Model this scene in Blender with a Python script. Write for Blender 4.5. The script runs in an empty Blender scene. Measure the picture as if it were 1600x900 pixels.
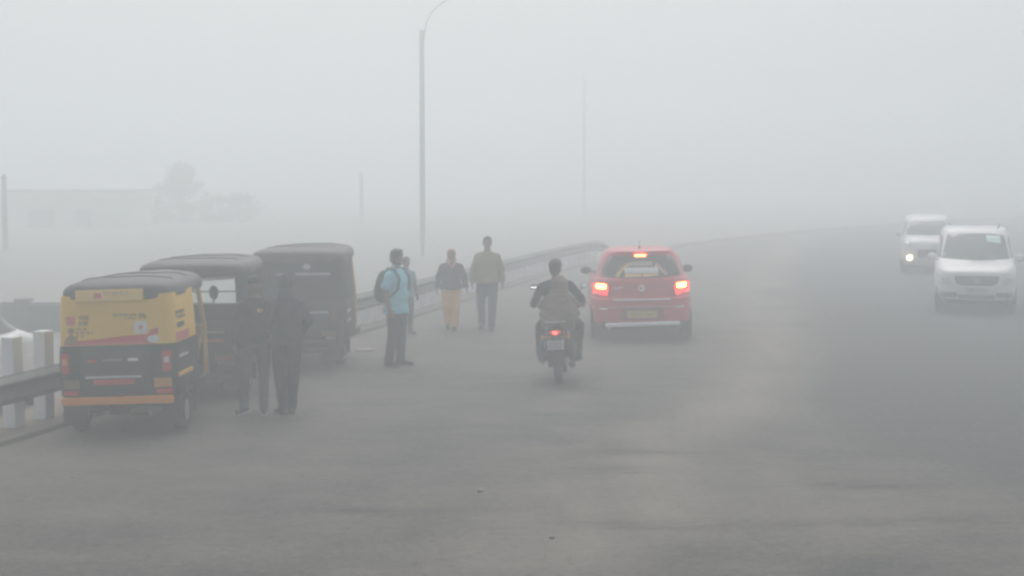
import bpy, bmesh, math, random
from mathutils import Vector, Matrix, noise, geometry
from mathutils.bvhtree import BVHTree
R = math.radians
PI = math.pi
random.seed(7)
SC = bpy.context.scene
COL = SC.collection

# ------------------------------------------------------------------ camera
cam_d = bpy.data.cameras.new("Camera")
cam = bpy.data.objects.new("Camera", cam_d)
COL.objects.link(cam)
cam.location = (0, 0, 2.8)
cam.rotation_euler = (R(90 - 4.29), 0, 0)
cam_d.sensor_width = 36
cam_d.lens = 54
cam_d.clip_start = 0.1
cam_d.clip_end = 2500
SC.camera = cam

# ------------------------------------------------------------------ world, sun, exposure
SUN_EL, SUN_AZ = R(58), R(0)
w = bpy.data.worlds.new("World")
SC.world = w
w.use_nodes = True
wn, wl = w.node_tree.nodes, w.node_tree.links
wn.clear()
sky = wn.new("ShaderNodeTexSky")
sky.sky_type = 'NISHITA'
sky.sun_disc = False
sky.sun_elevation = SUN_EL
sky.sun_rotation = SUN_AZ
sky.dust_density = 6
sky.air_density = 1.0
hs = wn.new("ShaderNodeHueSaturation")
hs.inputs['Saturation'].default_value = 0.42
bg = wn.new("ShaderNodeBackground")
bg.inputs['Strength'].default_value = 0.15
wo = wn.new("ShaderNodeOutputWorld")
wl.new(sky.outputs[0], hs.inputs['Color'])
wl.new(hs.outputs[0], bg.inputs[0])
wl.new(bg.outputs[0], wo.inputs[0])
sd = bpy.data.lights.new("sun", 'SUN')
sd.energy = 0.95
sd.angle = R(70)
sd.color = (1.0, 0.995, 0.985)
sun = bpy.data.objects.new("sun", sd)
COL.objects.link(sun)
sun.location = (0, -5, 30)
sv = Vector((math.sin(SUN_AZ) * math.cos(SUN_EL), math.cos(SUN_AZ) * math.cos(SUN_EL), math.sin(SUN_EL)))
sun.rotation_euler = sv.to_track_quat('Z', 'Y').to_euler()
SC.view_settings.view_transform = 'Standard'
SC.view_settings.look = 'None'
SC.view_settings.gamma = 1
SC.view_settings.exposure = -0.15
SC.cycles.volume_bounces = 8
SC.cycles.max_bounces = 12
SC.cycles.diffuse_bounces = 3
SC.cycles.glossy_bounces = 2
SC.cycles.transparent_max_bounces = 8
SC.cycles.use_denoising = True
SC.cycles.sample_clamp_indirect = 10
SC.cycles.filter_width = 2.5
FOG = 0.0255

# ------------------------------------------------------------------ materials
_M = {}
def mat(name, col, rough=0.6, metal=0.0, var=0.12, scale=6.0, bump=0.0, emit=None, es=0.0, coat=0.0, trans=0.0, spec=None, dirt=0.0):
    if name in _M: return _M[name]
    m = bpy.data.materials.new(name)
    m.use_nodes = True
    nt = m.node_tree; n = nt.nodes; l = nt.links
    b = n["Principled BSDF"]
    tc = n.new("ShaderNodeTexCoord")
    nz = n.new("ShaderNodeTexNoise")
    nz.inputs['Scale'].default_value = scale
    nz.inputs['Detail'].default_value = 6
    l.new(tc.outputs['Object'], nz.inputs['Vector'])
    mx = n.new("ShaderNodeMix"); mx.data_type = 'RGBA'
    c = Vector(col)
    mx.inputs['A'].default_value = (*[max(0, x * (1 - var)) for x in c], 1)
    mx.inputs['B'].default_value = (*[min(1, x * (1 + var)) for x in c], 1)
    l.new(nz.outputs['Fac'], mx.inputs['Factor'])
    out = mx.outputs['Result']
    if dirt:
        n2 = n.new("ShaderNodeTexNoise"); n2.inputs['Scale'].default_value = 2.3; n2.inputs['Detail'].default_value = 8
        l.new(tc.outputs['Object'], n2.inputs['Vector'])
        rp = n.new("ShaderNodeMapRange"); rp.inputs[1].default_value = 0.42; rp.inputs[2].default_value = 0.75
        rp.inputs[4].default_value = dirt
        l.new(n2.outputs['Fac'], rp.inputs[0])
        m2 = n.new("ShaderNodeMix"); m2.data_type = 'RGBA'
        l.new(rp.outputs[0], m2.inputs['Factor']); l.new(out, m2.inputs['A'])
        m2.inputs['B'].default_value = (0.22, 0.185, 0.15, 1)
        out = m2.outputs['Result']
    l.new(out, b.inputs['Base Color'])
    b.inputs['Roughness'].default_value = rough
    b.inputs['Metallic'].default_value = metal
    if spec is not None: b.inputs['Specular IOR Level'].default_value = spec
    if coat: b.inputs['Coat Weight'].default_value = coat
    if trans: b.inputs['Transmission Weight'].default_value = trans
    if bump:
        bp = n.new("ShaderNodeBump"); bp.inputs['Strength'].default_value = bump
        bp.inputs['Distance'].default_value = 0.01
        nb = n.new("ShaderNodeTexNoise"); nb.inputs['Scale'].default_value = scale * 5; nb.inputs['Detail'].default_value = 5
        l.new(tc.outputs['Object'], nb.inputs['Vector'])
        l.new(nb.outputs['Fac'], bp.inputs['Height']); l.new(bp.outputs[0], b.inputs['Normal'])
    if emit:
        b.inputs['Emission Color'].default_value = (*emit, 1)
        b.inputs['Emission Strength'].default_value = es
    _M[name] = m
    return m

RUBBER = mat("rubber", (0.018, 0.018, 0.019), 0.85, dirt=0.35)
BLACKP = mat("black_paint", (0.010, 0.012, 0.013), 0.5, dirt=0.06, spec=0.3)
PLASTIC = mat("dark_plastic", (0.02, 0.021, 0.022), 0.6, dirt=0.15)
VINYL = mat("vinyl_black", (0.03, 0.031, 0.034), 0.55, bump=0.3, dirt=0.25, scale=9)
YELLOW = mat("auto_yellow", (0.72, 0.40, 0.025), 0.5, dirt=0.12)
ORANGE = mat("orange_paint", (0.85, 0.30, 0.015), 0.5, dirt=0.15)
ADYEL = mat("banner_yellow", (0.86, 0.52, 0.035), 0.55, var=0.06)
ADYEL2 = mat("banner_pale", (0.88, 0.58, 0.16), 0.45, var=0.05)
ADRED = mat("banner_red", (0.62, 0.035, 0.03), 0.45, var=0.1)
ADPINK = mat("banner_pink", (0.70, 0.16, 0.14), 0.45, var=0.3, scale=30)
ADWHITE = mat("banner_white", (0.72, 0.72, 0.70), 0.5, var=0.1, scale=30)
ADINK = mat("banner_ink", (0.20, 0.12, 0.03), 0.5)
ADBROWN = mat("banner_brown", (0.30, 0.17, 0.09), 0.5, var=0.3, scale=20)
ADDARK = mat("banner_dark", (0.05, 0.05, 0.05), 0.5)
REDREF = mat("red_reflector", (0.55, 0.02, 0.02), 0.25, var=0.05)
REDPLATE = mat("red_plate", (0.62, 0.045, 0.035), 0.4, var=0.05)
AMBER = mat("amber_lens", (0.62, 0.30, 0.05), 0.25, var=0.3, scale=25)
OLIVEREF = mat("dull_amber_lens", (0.18, 0.15, 0.04), 0.35, var=0.2, scale=25)
WHITEREF = mat("white_reflector", (0.8, 0.78, 0.76), 0.2, var=0.05)
SILVER = mat("silver_trim", (0.72, 0.73, 0.74), 0.3, 0.6, var=0.05)
CHROME = mat("chrome", (0.85, 0.85, 0.86), 0.18, 0.9, var=0.03)
STEEL = mat("rim_steel", (0.38, 0.38, 0.38), 0.45, 0.5, dirt=0.3)
GREYHUB = mat("hub_white", (0.7, 0.71, 0.72), 0.4, 0.2)
BRIGHT = mat("bright_trim", (.90, .90, .90), .4, .0, var=.02)
CARRED = mat("car_red", (0.56, 0.010, 0.040), 0.4, var=0.06, coat=0.3, dirt=0.03)
CARWHITE = mat("car_white", (0.80, 0.80, 0.79), 0.3, var=0.02, coat=0.4, dirt=0.04)
GLASS = mat("tinted_glass", (0.02, 0.024, 0.026), 0.08, var=0.02, spec=0.6)
GLASSP = mat("windscreen_glass", (0.10, 0.13, 0.13), 0.08, var=0.15, scale=1.5, spec=0.6)
CLEAR = mat("lamp_lens", (0.62, 0.66, 0.66), 0.12, var=0.2, scale=14, spec=0.7)
MIRRORG = mat("mirror_glass", (0.95, 0.95, 0.95), 0.03, 1.0, var=0.0)
TAILON = mat("tail_core_lit", (0.9, 0.3, 0.05), 0.3, emit=(1.0, 0.30, 0.04), es=34)
TAILRED = mat("tail_red_lit", (0.7, 0.03, 0.03), 0.25, emit=(1.0, 0.025, 0.02), es=6)
TAILPINK = mat("tail_lower_lit", (0.7, 0.10, 0.10), 0.25, emit=(1.0, 0.10, 0.10), es=0.9)
BIKELAMP = mat("bike_tail_lit", (0.7, 0.05, 0.04), 0.3, emit=(1.0, 0.07, 0.05), es=7)
HEADON = mat("headlamp_lit", (1, 0.9, 0.7), 0.3, emit=(1.0, 0.70, 0.36), es=17)
PLATEY = mat("plate_yellow", (0.60, 0.36, 0.06), 0.45, var=0.08)
PLATEW = mat("plate_white", (0.66, 0.66, 0.66), 0.45, var=0.08)
POSTW = mat("post_white", (0.80, 0.81, 0.82), 0.8, var=0.08, bump=0.2, dirt=0.3)
RAILM = mat("guardrail_steel", (0.125, 0.145, 0.138), 0.6, 0.1, var=0.15, dirt=0.2)
RAILBACK = mat("bracket_steel", (0.2, 0.21, 0.21), 0.6, 0.4, dirt=0.3)
CONC = mat("kerb_concrete", (0.17, 0.15, 0.13), 0.9, var=0.3, bump=0.5, dirt=0.4, scale=3)
POLEG = mat("pole_green", (0.17, 0.38, 0.21), 0.6, var=0.15, dirt=0.15)
POLEGREY = mat("pole_grey", (0.16, 0.18, 0.18), 0.6, 0.2, dirt=0.2)
WALLG = mat("wall_grey_green", (0.16, 0.18, 0.17), 0.9, var=0.2, dirt=0.3, scale=1.5)
HOUSE = mat("house_plaster", (0.56, 0.60, 0.52), 0.9, var=0.1, dirt=0.2, scale=1.2)
HOUSED = mat("house_trim", (0.30, 0.31, 0.30), 0.9, var=0.1)
BARK = mat("bark", (0.07, 0.05, 0.035), 0.9, bump=0.6, scale=8)
LEAF = mat("leaf_green", (0.045, 0.075, 0.03), 0.7, var=0.45, scale=1.2)
SKIN = mat("skin_brown", (0.20, 0.105, 0.065), 0.6, var=0.08)
HAIRM = mat("hair_black", (0.012, 0.011, 0.011), 0.55, var=0.3, bump=0.6, scale=30)
EYEM = mat("eye_dark", (0.02, 0.015, 0.012), 0.25)
def cloth(name, col, var=0.15): return mat(name, col, 0.9, var=var, bump=0.5, scale=10, spec=0.2)

# ------------------------------------------------------------------ mesh helpers
class MB:
    def __init__(s): s.v = []; s.f = []
    def add(s, vs, fs):
        o = len(s.v); s.v += [Vector(p) for p in vs]; s.f += [tuple(i + o for i in f) for f in fs]; return s
    def box(s, c, d, rot=None, taper=1.0):
        hx, hy, hz = d[0] / 2, d[1] / 2, d[2] / 2
        vs = []
        for z, k in ((-hz, 1.0), (hz, taper)):
            for x, y in ((-hx, -hy), (hx, -hy), (hx, hy), (-hx, hy)): vs.append(Vector((x * k, y * k, z)))
        if rot: vs = [rot @ p for p in vs]
        return s.add([p + Vector(c) for p in vs], [(3, 2, 1, 0), (4, 5, 6, 7), (0, 1, 5, 4), (1, 2, 6, 5), (2, 3, 7, 6), (3, 0, 4, 7)])
    def loft(s, rings, cap=True, closed=True):
        n = len(rings[0]); vs = [p for r in rings for p in r]; fs = []
        for i in range(len(rings) - 1):
            for j in range(n if closed else n - 1):
                a = i * n + j; b = i * n + (j + 1) % n
                fs.append((a, b, b + n, a + n))
        if cap:
            fs.append(tuple(reversed(range(n)))); fs.append(tuple(range((len(rings) - 1) * n, len(rings) * n)))
        return s.add(vs, fs)
    def tube(s, path, r, n=8, cap=True):
        path = [Vector(p) for p in path]; rings = []
        rs = r if isinstance(r, (list, tuple)) else [r] * len(path)
        up = None
        for i, p in enumerate(path):
            t = (path[min(i + 1, len(path) - 1)] - path[max(i - 1, 0)]).normalized()
            if up is None:
                up = t.orthogonal().normalized()
            up = (up - t * up.dot(t)).normalized(); sd_ = t.cross(up)
            rings.append([p + (up * math.cos(2 * PI * k / n) + sd_ * math.sin(2 * PI * k / n)) * rs[i] for k in range(n)])
        return s.loft(rings, cap)
    def lathe(s, prof, c, axis='x', n=24):
        # prof: (along axis, radius)
        rings = []
        for a, r in prof:
            ring = []
            for k in range(n):
                t = 2 * PI * k / n; u, v = math.cos(t) * r, math.sin(t) * r
                p = {'x': (a, u, v), 'y': (u, a, v), 'z': (u, v, a)}[axis]
                ring.append(Vector(p) + Vector(c))
            rings.append(ring)
        return s.loft(rings, True)
    def ell(s, c, r, rot=None, nu=14, nv=9):
        vs, fs = [Vector((0, 0, -r[2]))], []
        for i in range(1, nv):
            ph = -PI / 2 + PI * i / nv
            for k in range(nu):
                t = 2 * PI * k / nu
                vs.append(Vector((math.cos(ph) * math.cos(t) * r[0], math.cos(ph) * math.sin(t) * r[1], math.sin(ph) * r[2])))
        vs.append(Vector((0, 0, r[2])))
        for k in range(nu):
            fs.append((0, 1 + (k + 1) % nu, 1 + k))
            fs.append((len(vs) - 1, len(vs) - 1 - nu + k, len(vs) - 1 - nu + (k + 1) % nu))
        for i in range(nv - 2):
            for k in range(nu):
                a = 1 + i * nu + k; b = 1 + i * nu + (k + 1) % nu
                fs.append((a, b, b + nu, a + nu))
        if rot: vs = [rot @ p for p in vs]
        return s.add([p + Vector(c) for p in vs], fs)
    def cap(s, p0, r0, p1, r1, n=10):
        p0, p1 = Vector(p0), Vector(p1); d = p1 - p0
        if d.length < 1e-6: return s.ell(p0, (r0,) * 3)
        t = d.normalized(); u = t.orthogonal().normalized(); w_ = t.cross(u); rings = []
        for a in (-80, -50, -25): rings.append((p0 + t * r0 * math.sin(R(a)), r0 * math.cos(R(a))))
        rings.append((p0, r0)); rings.append(((p0 + p1) / 2, (r0 + r1) / 2)); rings.append((p1, r1))
        for a in (25, 50, 80): rings.append((p1 + t * r1 * math.sin(R(a)), r1 * math.cos(R(a))))
        return s.loft([[c + (u * math.cos(2 * PI * k / n) + w_ * math.sin(2 * PI * k / n)) * r for k in range(n)] for c, r in rings])
    def build(s, name, m, parent=None, smooth=True, bevel=0.0, loc=None):
        me = bpy.data.meshes.new(name)
        me.from_pydata([tuple(p) for p in s.v], [], s.f)
        bm = bmesh.new(); bm.from_mesh(me); bmesh.ops.recalc_face_normals(bm, faces=bm.faces); bm.to_mesh(me); bm.free()
        return link(name, me, m, parent, smooth, bevel, loc)

def link(name, me, m, parent=None, smooth=True, bevel=0.0, loc=None):
    if smooth:
        for p in me.polygons: p.use_smooth = True
        try: me.set_sharp_from_angle(angle=R(38))
        except Exception: pass
    me.materials.append(m)
    o = bpy.data.objects.new(name, me); COL.objects.link(o)
    if parent: o.parent = parent
    if loc: o.location = loc
    if bevel:
        b = o.modifiers.new("bevel", 'BEVEL'); b.width = bevel; b.segments = 2; b.limit_method = 'ANGLE'
    return o

def tag(o, label=None, cat=None, group=None, kind=None):
    if label: o['label'] = label
    if cat: o['category'] = cat
    if group: o['group'] = group
    if kind: o['kind'] = kind
    return o

def empty(name, loc, heading=0, lean=0, **k):
    # heading: degrees to the right of +Y
    o = bpy.data.objects.new(name, None); COL.objects.link(o)
    o.location = loc; o.rotation_euler = (0, R(lean), -R(heading)); o.empty_display_size = 0.2
    return tag(o, **k)

def bvh(mb): return BVHTree.FromPolygons([tuple(p) for p in mb.v], mb.f)

def rrect(x0, z0, x1, z1, r=0.02, n=4):
    pts = []
    for cx, cz, a0 in ((x1 - r, z0 + r, -90), (x1 - r, z1 - r, 0), (x0 + r, z1 - r, 90), (x0 + r, z0 + r, 180)):
        for k in range(n + 1):
            a = R(a0 + 90 * k / n); pts.append((cx + r * math.cos(a), cz + r * math.sin(a)))
    return pts

def patch(mb, tree, outline, side, off=0.004, step=0.05, back=0.02):
    """conform a flat outline to a surface (real, proud of it, with a rim)"""
    outl = [Vector(p) for p in outline]
    dense = []
    for i, p in enumerate(outl):
        q = outl[(i + 1) % len(outl)]; m = max(1, int((q - p).length / step))
        dense += [p.lerp(q, k / m) for k in range(m)]
    xs = [p.x for p in dense]; ys = [p.y for p in dense]; inner = []
    nx = int((max(xs) - min(xs)) / step); ny = int((max(ys) - min(ys)) / step)
    for i in range(1, nx + 1):
        for j in range(1, ny + 1):
            q = Vector((min(xs) + i * step * 0.999, min(ys) + j * step * 0.999))
            inside = False; k = len(dense) - 1
            for a in range(len(dense)):
                pa, pb = dense[a], dense[k]
                if (pa.y > q.y) != (pb.y > q.y) and q.x < (pb.x - pa.x) * (q.y - pa.y) / (pb.y - pa.y) + pa.x: inside = not inside
                k = a
            if inside and min((q - d).length for d in dense) > step * 0.45: inner.append(q)
    nb = len(dense)
    V, E, F, *_ = geometry.delaunay_2d_cdt(dense + inner, [], [list(range(nb))], 1, 1e-5)
    dr = {'rear': Vector((0, 1, 0)), 'front': Vector((0, -1, 0)), 'right': Vector((-1, 0, 0)), 'left': Vector((1, 0, 0)), 'top': Vector((0, 0, -1))}[side]
    pts = []
    for q in V:
        o = {'rear': Vector((q.x, -10, q.y)), 'front': Vector((q.x, 20, q.y)), 'right': Vector((10, q.x, q.y)),
             'left': Vector((-10, q.x, q.y)), 'top': Vector((q.x, q.y, 10))}[side]
        h = tree.ray_cast(o, dr)
        if h[0] is None:
            nn = tree.find_nearest(o + dr * 9.5)[0]
            p = o.copy()
            ax = 1 if side in ('rear', 'front') else (0 if side != 'top' else 2)
            p[ax] = nn[ax]
        else: p = h[0]
        pts.append(p)
    n = len(pts); vs = [p - dr * off for p in pts] + [p + dr * back for p in pts]
    fs = [tuple(f) for f in F]
    cnt = {}
    for f in F:
        for a in range(len(f)):
            e = (f[a], f[(a + 1) % len(f)]); k = tuple(sorted(e)); cnt.setdefault(k, []).append(e)
    for k, es_ in cnt.items():
        if len(es_) == 1:
            a, b = es_[0]; fs.append((b, a, a + n, b + n))
    mb.add(vs, fs)
    return mb

def arc_text_marks(mb, tree, cx, cz, r, a0, a1, n, h, side='rear', off=0.006):
    for k in range(n):
        a = R(a0 + (a1 - a0) * (k + 0.5) / n)
        c = Vector((cx + r * math.cos(a), cz + r * math.sin(a)))
        t = Vector((-math.sin(a), math.cos(a))); u = Vector((math.cos(a), math.sin(a)))
        wd = abs(R(a1 - a0)) * r / n * 0.36
        patch(mb, tree, [c - t * wd - u * h / 2, c + t * wd - u * h / 2, c + t * wd * 0.7 + u * h / 2, c - t * wd * 0.7 + u * h / 2], side, off, 0.05, 0.003)

def script_marks(mb, tree, x0, x1, z, h, side='rear', off=0.005, rnd=None):
    """a line of unreadable writing: headline bar with short strokes under it"""
    rnd = rnd or random
    x = x0
    while x < x1:
        wl_ = min(rnd.uniform(0.03, 0.075), x1 - x)
        if wl_ < 0.012: break
        patch(mb, tree, [(x, z + h * 0.42), (x + wl_, z + h * 0.42), (x + wl_, z + h * 0.56), (x, z + h * 0.56)], side, off, 0.05, 0.003)
        q = x + 0.003
        while q < x + wl_ - 0.004:
            hh = h * rnd.choice((0.5, 0.85, 1.0)); ww = rnd.uniform(0.004, 0.011)
            patch(mb, tree, [(q, z + h * 0.44 - hh), (q + ww, z + h * 0.44 - hh), (q + ww, z + h * 0.44), (q, z + h * 0.44)], side, off, 0.06, 0.003)
            q += ww + rnd.uniform(0.005, 0.011)
        x += wl_ + rnd.uniform(0.008, 0.02)

def plate_marks(mb, tree, x0, x1, z, h, n, side, off=0.008):
    """unreadable plate characters: small blocky strokes"""
    rnd = random.Random(n)
    st = (x1 - x0) / n
    for k in range(n):
        a = x0 + st * k + st * 0.15; b = a + st * 0.62
        kind = rnd.randint(0, 2)
        segs = [[(a, z), (a + st * .2, z), (a + st * .2, z + h), (a, z + h)]]
        if kind: segs.append([(a + st * .2, z + h * .8), (b, z + h * .8), (b, z + h), (a + st * .2, z + h)])
        if kind == 2: segs.append([(b - st * .18, z), (b, z), (b, z + h * .8), (b - st * .18, z + h * .8)])
        segs.append([(a + st * .2, z), (b - st * .19, z), (b - st * .19, z + h * .18), (a + st * .2, z + h * .18)])
        for s_ in segs: patch(mb, tree, s_, side, off, 0.08, 0.002)

def wheel(parent, c, r, wd, rim=STEEL, name='wheel', disc=0.62, spokes=0):
    """wheel Empty-less: the tyre-bearing mesh is the part, tyre and rim below it"""
    hub = MB().lathe([(-wd * .3, 0.02), (-wd * .3, r * .16), (wd * .3, r * .16), (wd * .3, 0.02)], (0, 0, 0), 'x', 16).build(name, PLASTIC, parent, loc=c)
    t = MB()
    rr = r * disc
    prof = [(-wd * .36, rr), (-wd * .46, rr * 1.04), (-wd * .5, (rr + r) / 2), (-wd * .46, r * .94), (-wd * .36, r * .99), (0, r),
            (wd * .36, r * .99), (wd * .46, r * .94), (wd * .5, (rr + r) / 2), (wd * .46, rr * 1.04), (wd * .36, rr)]
    n = 32; rings = []
    for a, q in prof + [prof[0]]:
        rings.append([Vector((a, math.cos(2 * PI * k / n) * q, math.sin(2 * PI * k / n) * q)) for k in range(n)])
    t.loft(rings, cap=False)
    t.build('tyre', RUBBER, hub)
    m = MB()
    if spokes:
        for s_ in range(spokes):
            a = 2 * PI * s_ / spokes; d = Vector((0, math.cos(a), math.sin(a)))
            m.cap(d * r * .1, 0.018, d * rr, 0.014, 6)
        n = 32
        pr = [(-wd * .3, rr * .9), (-wd * .35, rr), (wd * .35, rr), (wd * .3, rr * .9)]
        m.loft([[Vector((a, math.cos(2 * PI * k / n) * q, math.sin(2 * PI * k / n) * q)) for k in range(n)] for a, q in pr + [pr[0]]], cap=False)
    else:
        m.lathe([(-wd * .42, rr * 1.01), (-wd * .3, rr * .8), (-wd * .36, rr * .3), (-wd * .4, rr * .1), (-wd * .4, .005),
                 (wd * .4, .005), (wd * .4, rr * .1), (wd * .36, rr * .3), (wd * .3, rr * .8), (wd * .42, rr * 1.01)], (0, 0, 0), 'x', 32)
    m.build('rim', rim, hub)
    return hub

# ------------------------------------------------------------------ course of the road edge
def rail_path(step=0.25, s0=-4.0, s1=150.0):
    x, y = -5.25 + (4 - 17) * 0.237, 4.0
    hd = R(13.33); pts = []
    x -= math.sin(hd) * 4; y -= math.cos(hd) * 4
    n = int((s1 - s0) / step)
    for i in range(n):
        pts.append((Vector((x, y, 0)), hd))
        if y > 41 and hd < R(40): hd += step / 110.0
        x += math.sin(hd) * step; y += math.cos(hd) * step
    return pts
PATH = rail_path()
def smooth(a, b, x):
    t = max(0, min(1, (x - a) / (b - a))); return t * t * (3 - 2 * t)
def offs(i, d, z=0.0):
    p, hd = PATH[i]
    return Vector((p.x + math.cos(hd) * d, p.y - math.sin(hd) * d, z))
def strip(name, d0, d1, z0, z1, m, step=1, iend=None):
    a = MB(); n = 0; vs = []; fs = []
    idx = list(range(0, iend or len(PATH), step))
    for i in idx: vs += [offs(i, d0, z0), offs(i, d1, z1)]
    for k in range(len(idx) - 1): fs.append((2 * k, 2 * k + 1, 2 * k + 3, 2 * k + 2))
    a.add(vs, fs)
    return a.build(name, m, smooth=False)
KERB = 0.34

# ------------------------------------------------------------------ ground materials
def road_mat():
    m = bpy.data.materials.new("asphalt"); m.use_nodes = True
    n, l = m.node_tree.nodes, m.node_tree.links
    b = n["Principled BSDF"]
    geo = n.new("ShaderNodeNewGeometry")
    def nz(scale, detail=6, vec=None, rough=0.55):
        t = n.new("ShaderNodeTexNoise"); t.inputs['Scale'].default_value = scale; t.inputs['Detail'].default_value = detail
        t.inputs['Roughness'].default_value = rough
        l.new(vec or geo.outputs['Position'], t.inputs['Vector']); return t.outputs['Fac']
    def mapv(sc, rot=0):
        mp = n.new("ShaderNodeMapping"); mp.inputs['Scale'].default_value = sc; mp.inputs['Rotation'].default_value = (0, 0, rot)
        l.new(geo.outputs['Position'], mp.inputs['Vector']); return mp.outputs[0]
    def rng(x, a, b_, lo, hi):
        r = n.new("ShaderNodeMapRange"); r.inputs[1].default_value = a; r.inputs[2].default_value = b_
        r.inputs[3].default_value = lo; r.inputs[4].default_value = hi; l.new(x, r.inputs[0]); return r.outputs[0]
    def mixc(f, a, b_):
        x = n.new("ShaderNodeMix"); x.data_type = 'RGBA'; l.new(f, x.inputs['Factor'])
        for s_, v in (('A', a), ('B', b_)):
            if isinstance(v, tuple): x.inputs[s_].default_value = (*v, 1)
            else: l.new(v, x.inputs[s_])
        return x.outputs['Result']
    def math_(op, a, b_):
        x = n.new("ShaderNodeMath"); x.operation = op
        for i, v in enumerate((a, b_)):
            if isinstance(v, (int, float)): x.inputs[i].default_value = v
            else: l.new(v, x.inputs[i])
        return x.outputs[0]
    base = mixc(rng(nz(0.7, 8), 0.3, 0.7, 0, 1), (0.066, 0.065, 0.062), (0.118, 0.110, 0.100))
    # long streaks across the carriageway left by tyres and dust
    stq = nz(1.0, 7, mapv((1.1, 1.6, 1), R(6)), 0.72)
    stq2 = nz(1.0, 7, mapv((1.7, 0.22, 1), R(13)), 0.6)
    att = n.new("ShaderNodeAttribute"); att.attribute_name = "dust"
    new = n.new("ShaderNodeAttribute"); new.attribute_name = "fresh"
    dk = n.new("ShaderNodeAttribute"); dk.attribute_name = "stain"
    dust = math_('MULTIPLY', att.outputs['Fac'], rng(stq2, 0.3, 0.7, 0.45, 1.15))
    c = mixc(rng(stq, 0.50, 0.66, 0, 0.5), base, (0.18, 0.166, 0.148))
    c = mixc(rng(stq, 0.46, 0.34, 0, 0.6), c, (0.040, 0.041, 0.042))
    c = mixc(dust, c, (0.25, 0.222, 0.185))
    c = mixc(math_('MULTIPLY', new.outputs['Fac'], 0.85), c, mixc(nz(1.3, 8), (0.036, 0.044, 0.047), (0.062, 0.070, 0.072)))
    c = mixc(math_('MULTIPLY', dk.outputs['Fac'], rng(nz(3.0, 6, mapv((0.5, 2, 1))), 0.35, 0.6, 0.25, 1.0)), c, (0.030, 0.030, 0.030))
    grit = nz(34, 5, None, 0.75)
    c2 = mixc(rng(grit, 0.52, 0.66, 0, 0.55), c, (0.22, 0.21, 0.19))
    mid = nz(11, 7, None, 0.8)
    c2 = mixc(rng(mid, 0.52, 0.62, 0, 0.42), c2, (0.21, 0.195, 0.17))
    c2 = mixc(rng(mid, 0.46, 0.38, 0, 0.55), c2, (0.034, 0.035, 0.036))
    l.new(c2, b.inputs['Base Color'])
    b.inputs['Roughness'].default_value = 0.88
    b.inputs['Specular IOR Level'].default_value = 0.25
    bp = n.new("ShaderNodeBump"); bp.inputs['Strength'].default_value = 0.5; bp.inputs['Distance'].default_value = 0.012
    l.new(math_('ADD', nz(45, 4), math_('MULTIPLY', nz(2.0, 6), 2.0)), bp.inputs['Height']); l.new(bp.outputs[0], b.inputs['Normal'])
    return m
ROAD = road_mat()
DIRT = mat("dusty_soil", (0.20, 0.165, 0.13), 0.95, var=0.35, bump=0.8, scale=1.6)
FIELD = mat("field_soil", (0.22, 0.215, 0.19), 0.95, var=0.2, bump=0.5, scale=0.4)

# ground: one sheet to the horizon (the low land beside the raised road)
g = MB(); S = 900
N = 40
gv = []
for j in range(N + 1):
    for i in range(N + 1):
        u = (i / N * 2 - 1); v = (j / N * 2 - 1)
        x = S * u * abs(u); y = S * v * abs(v)
        gv.append((x, y, -0.25 + 0.02 * noise.noise(Vector((x * .1, y * .1, 0)))))
g.add(gv, [(j * (N + 1) + i, j * (N + 1) + i + 1, (j + 1) * (N + 1) + i + 1, (j + 1) * (N + 1) + i) for j in range(N) for i in range(N)])
tag(g.build("ground", FIELD), kind='structure')

# road sheet, a grid that follows the kerb
cols = [KERB + 0.02] + [KERB + 0.35 * k for k in range(1, 72)] + [30, 36, 45, 60, 90, 140]
idx = list(range(0, len(PATH), 1))
rv, rf, dustv, newv, stv = [], [], [], [], []
# centre line of the dusty track that curves across the carriageway (ground points)
TR = [(0.0, 9.5), (.46, 11), (1.14, 13.7), (1.9, 16.4), (2.8, 19.2), (3.9, 23), (4.4, 26), (4.9, 30), (6.0, 38), (8.5, 50)]
def trx(y):
    for (x0, y0), (x1, y1) in zip(TR, TR[1:]):
        if y0 <= y <= y1: return x0 + (x1 - x0) * (y - y0) / (y1 - y0)
    return TR[0][0] if y < TR[0][1] else TR[-1][0] + (y - 50) * 0.24
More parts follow.
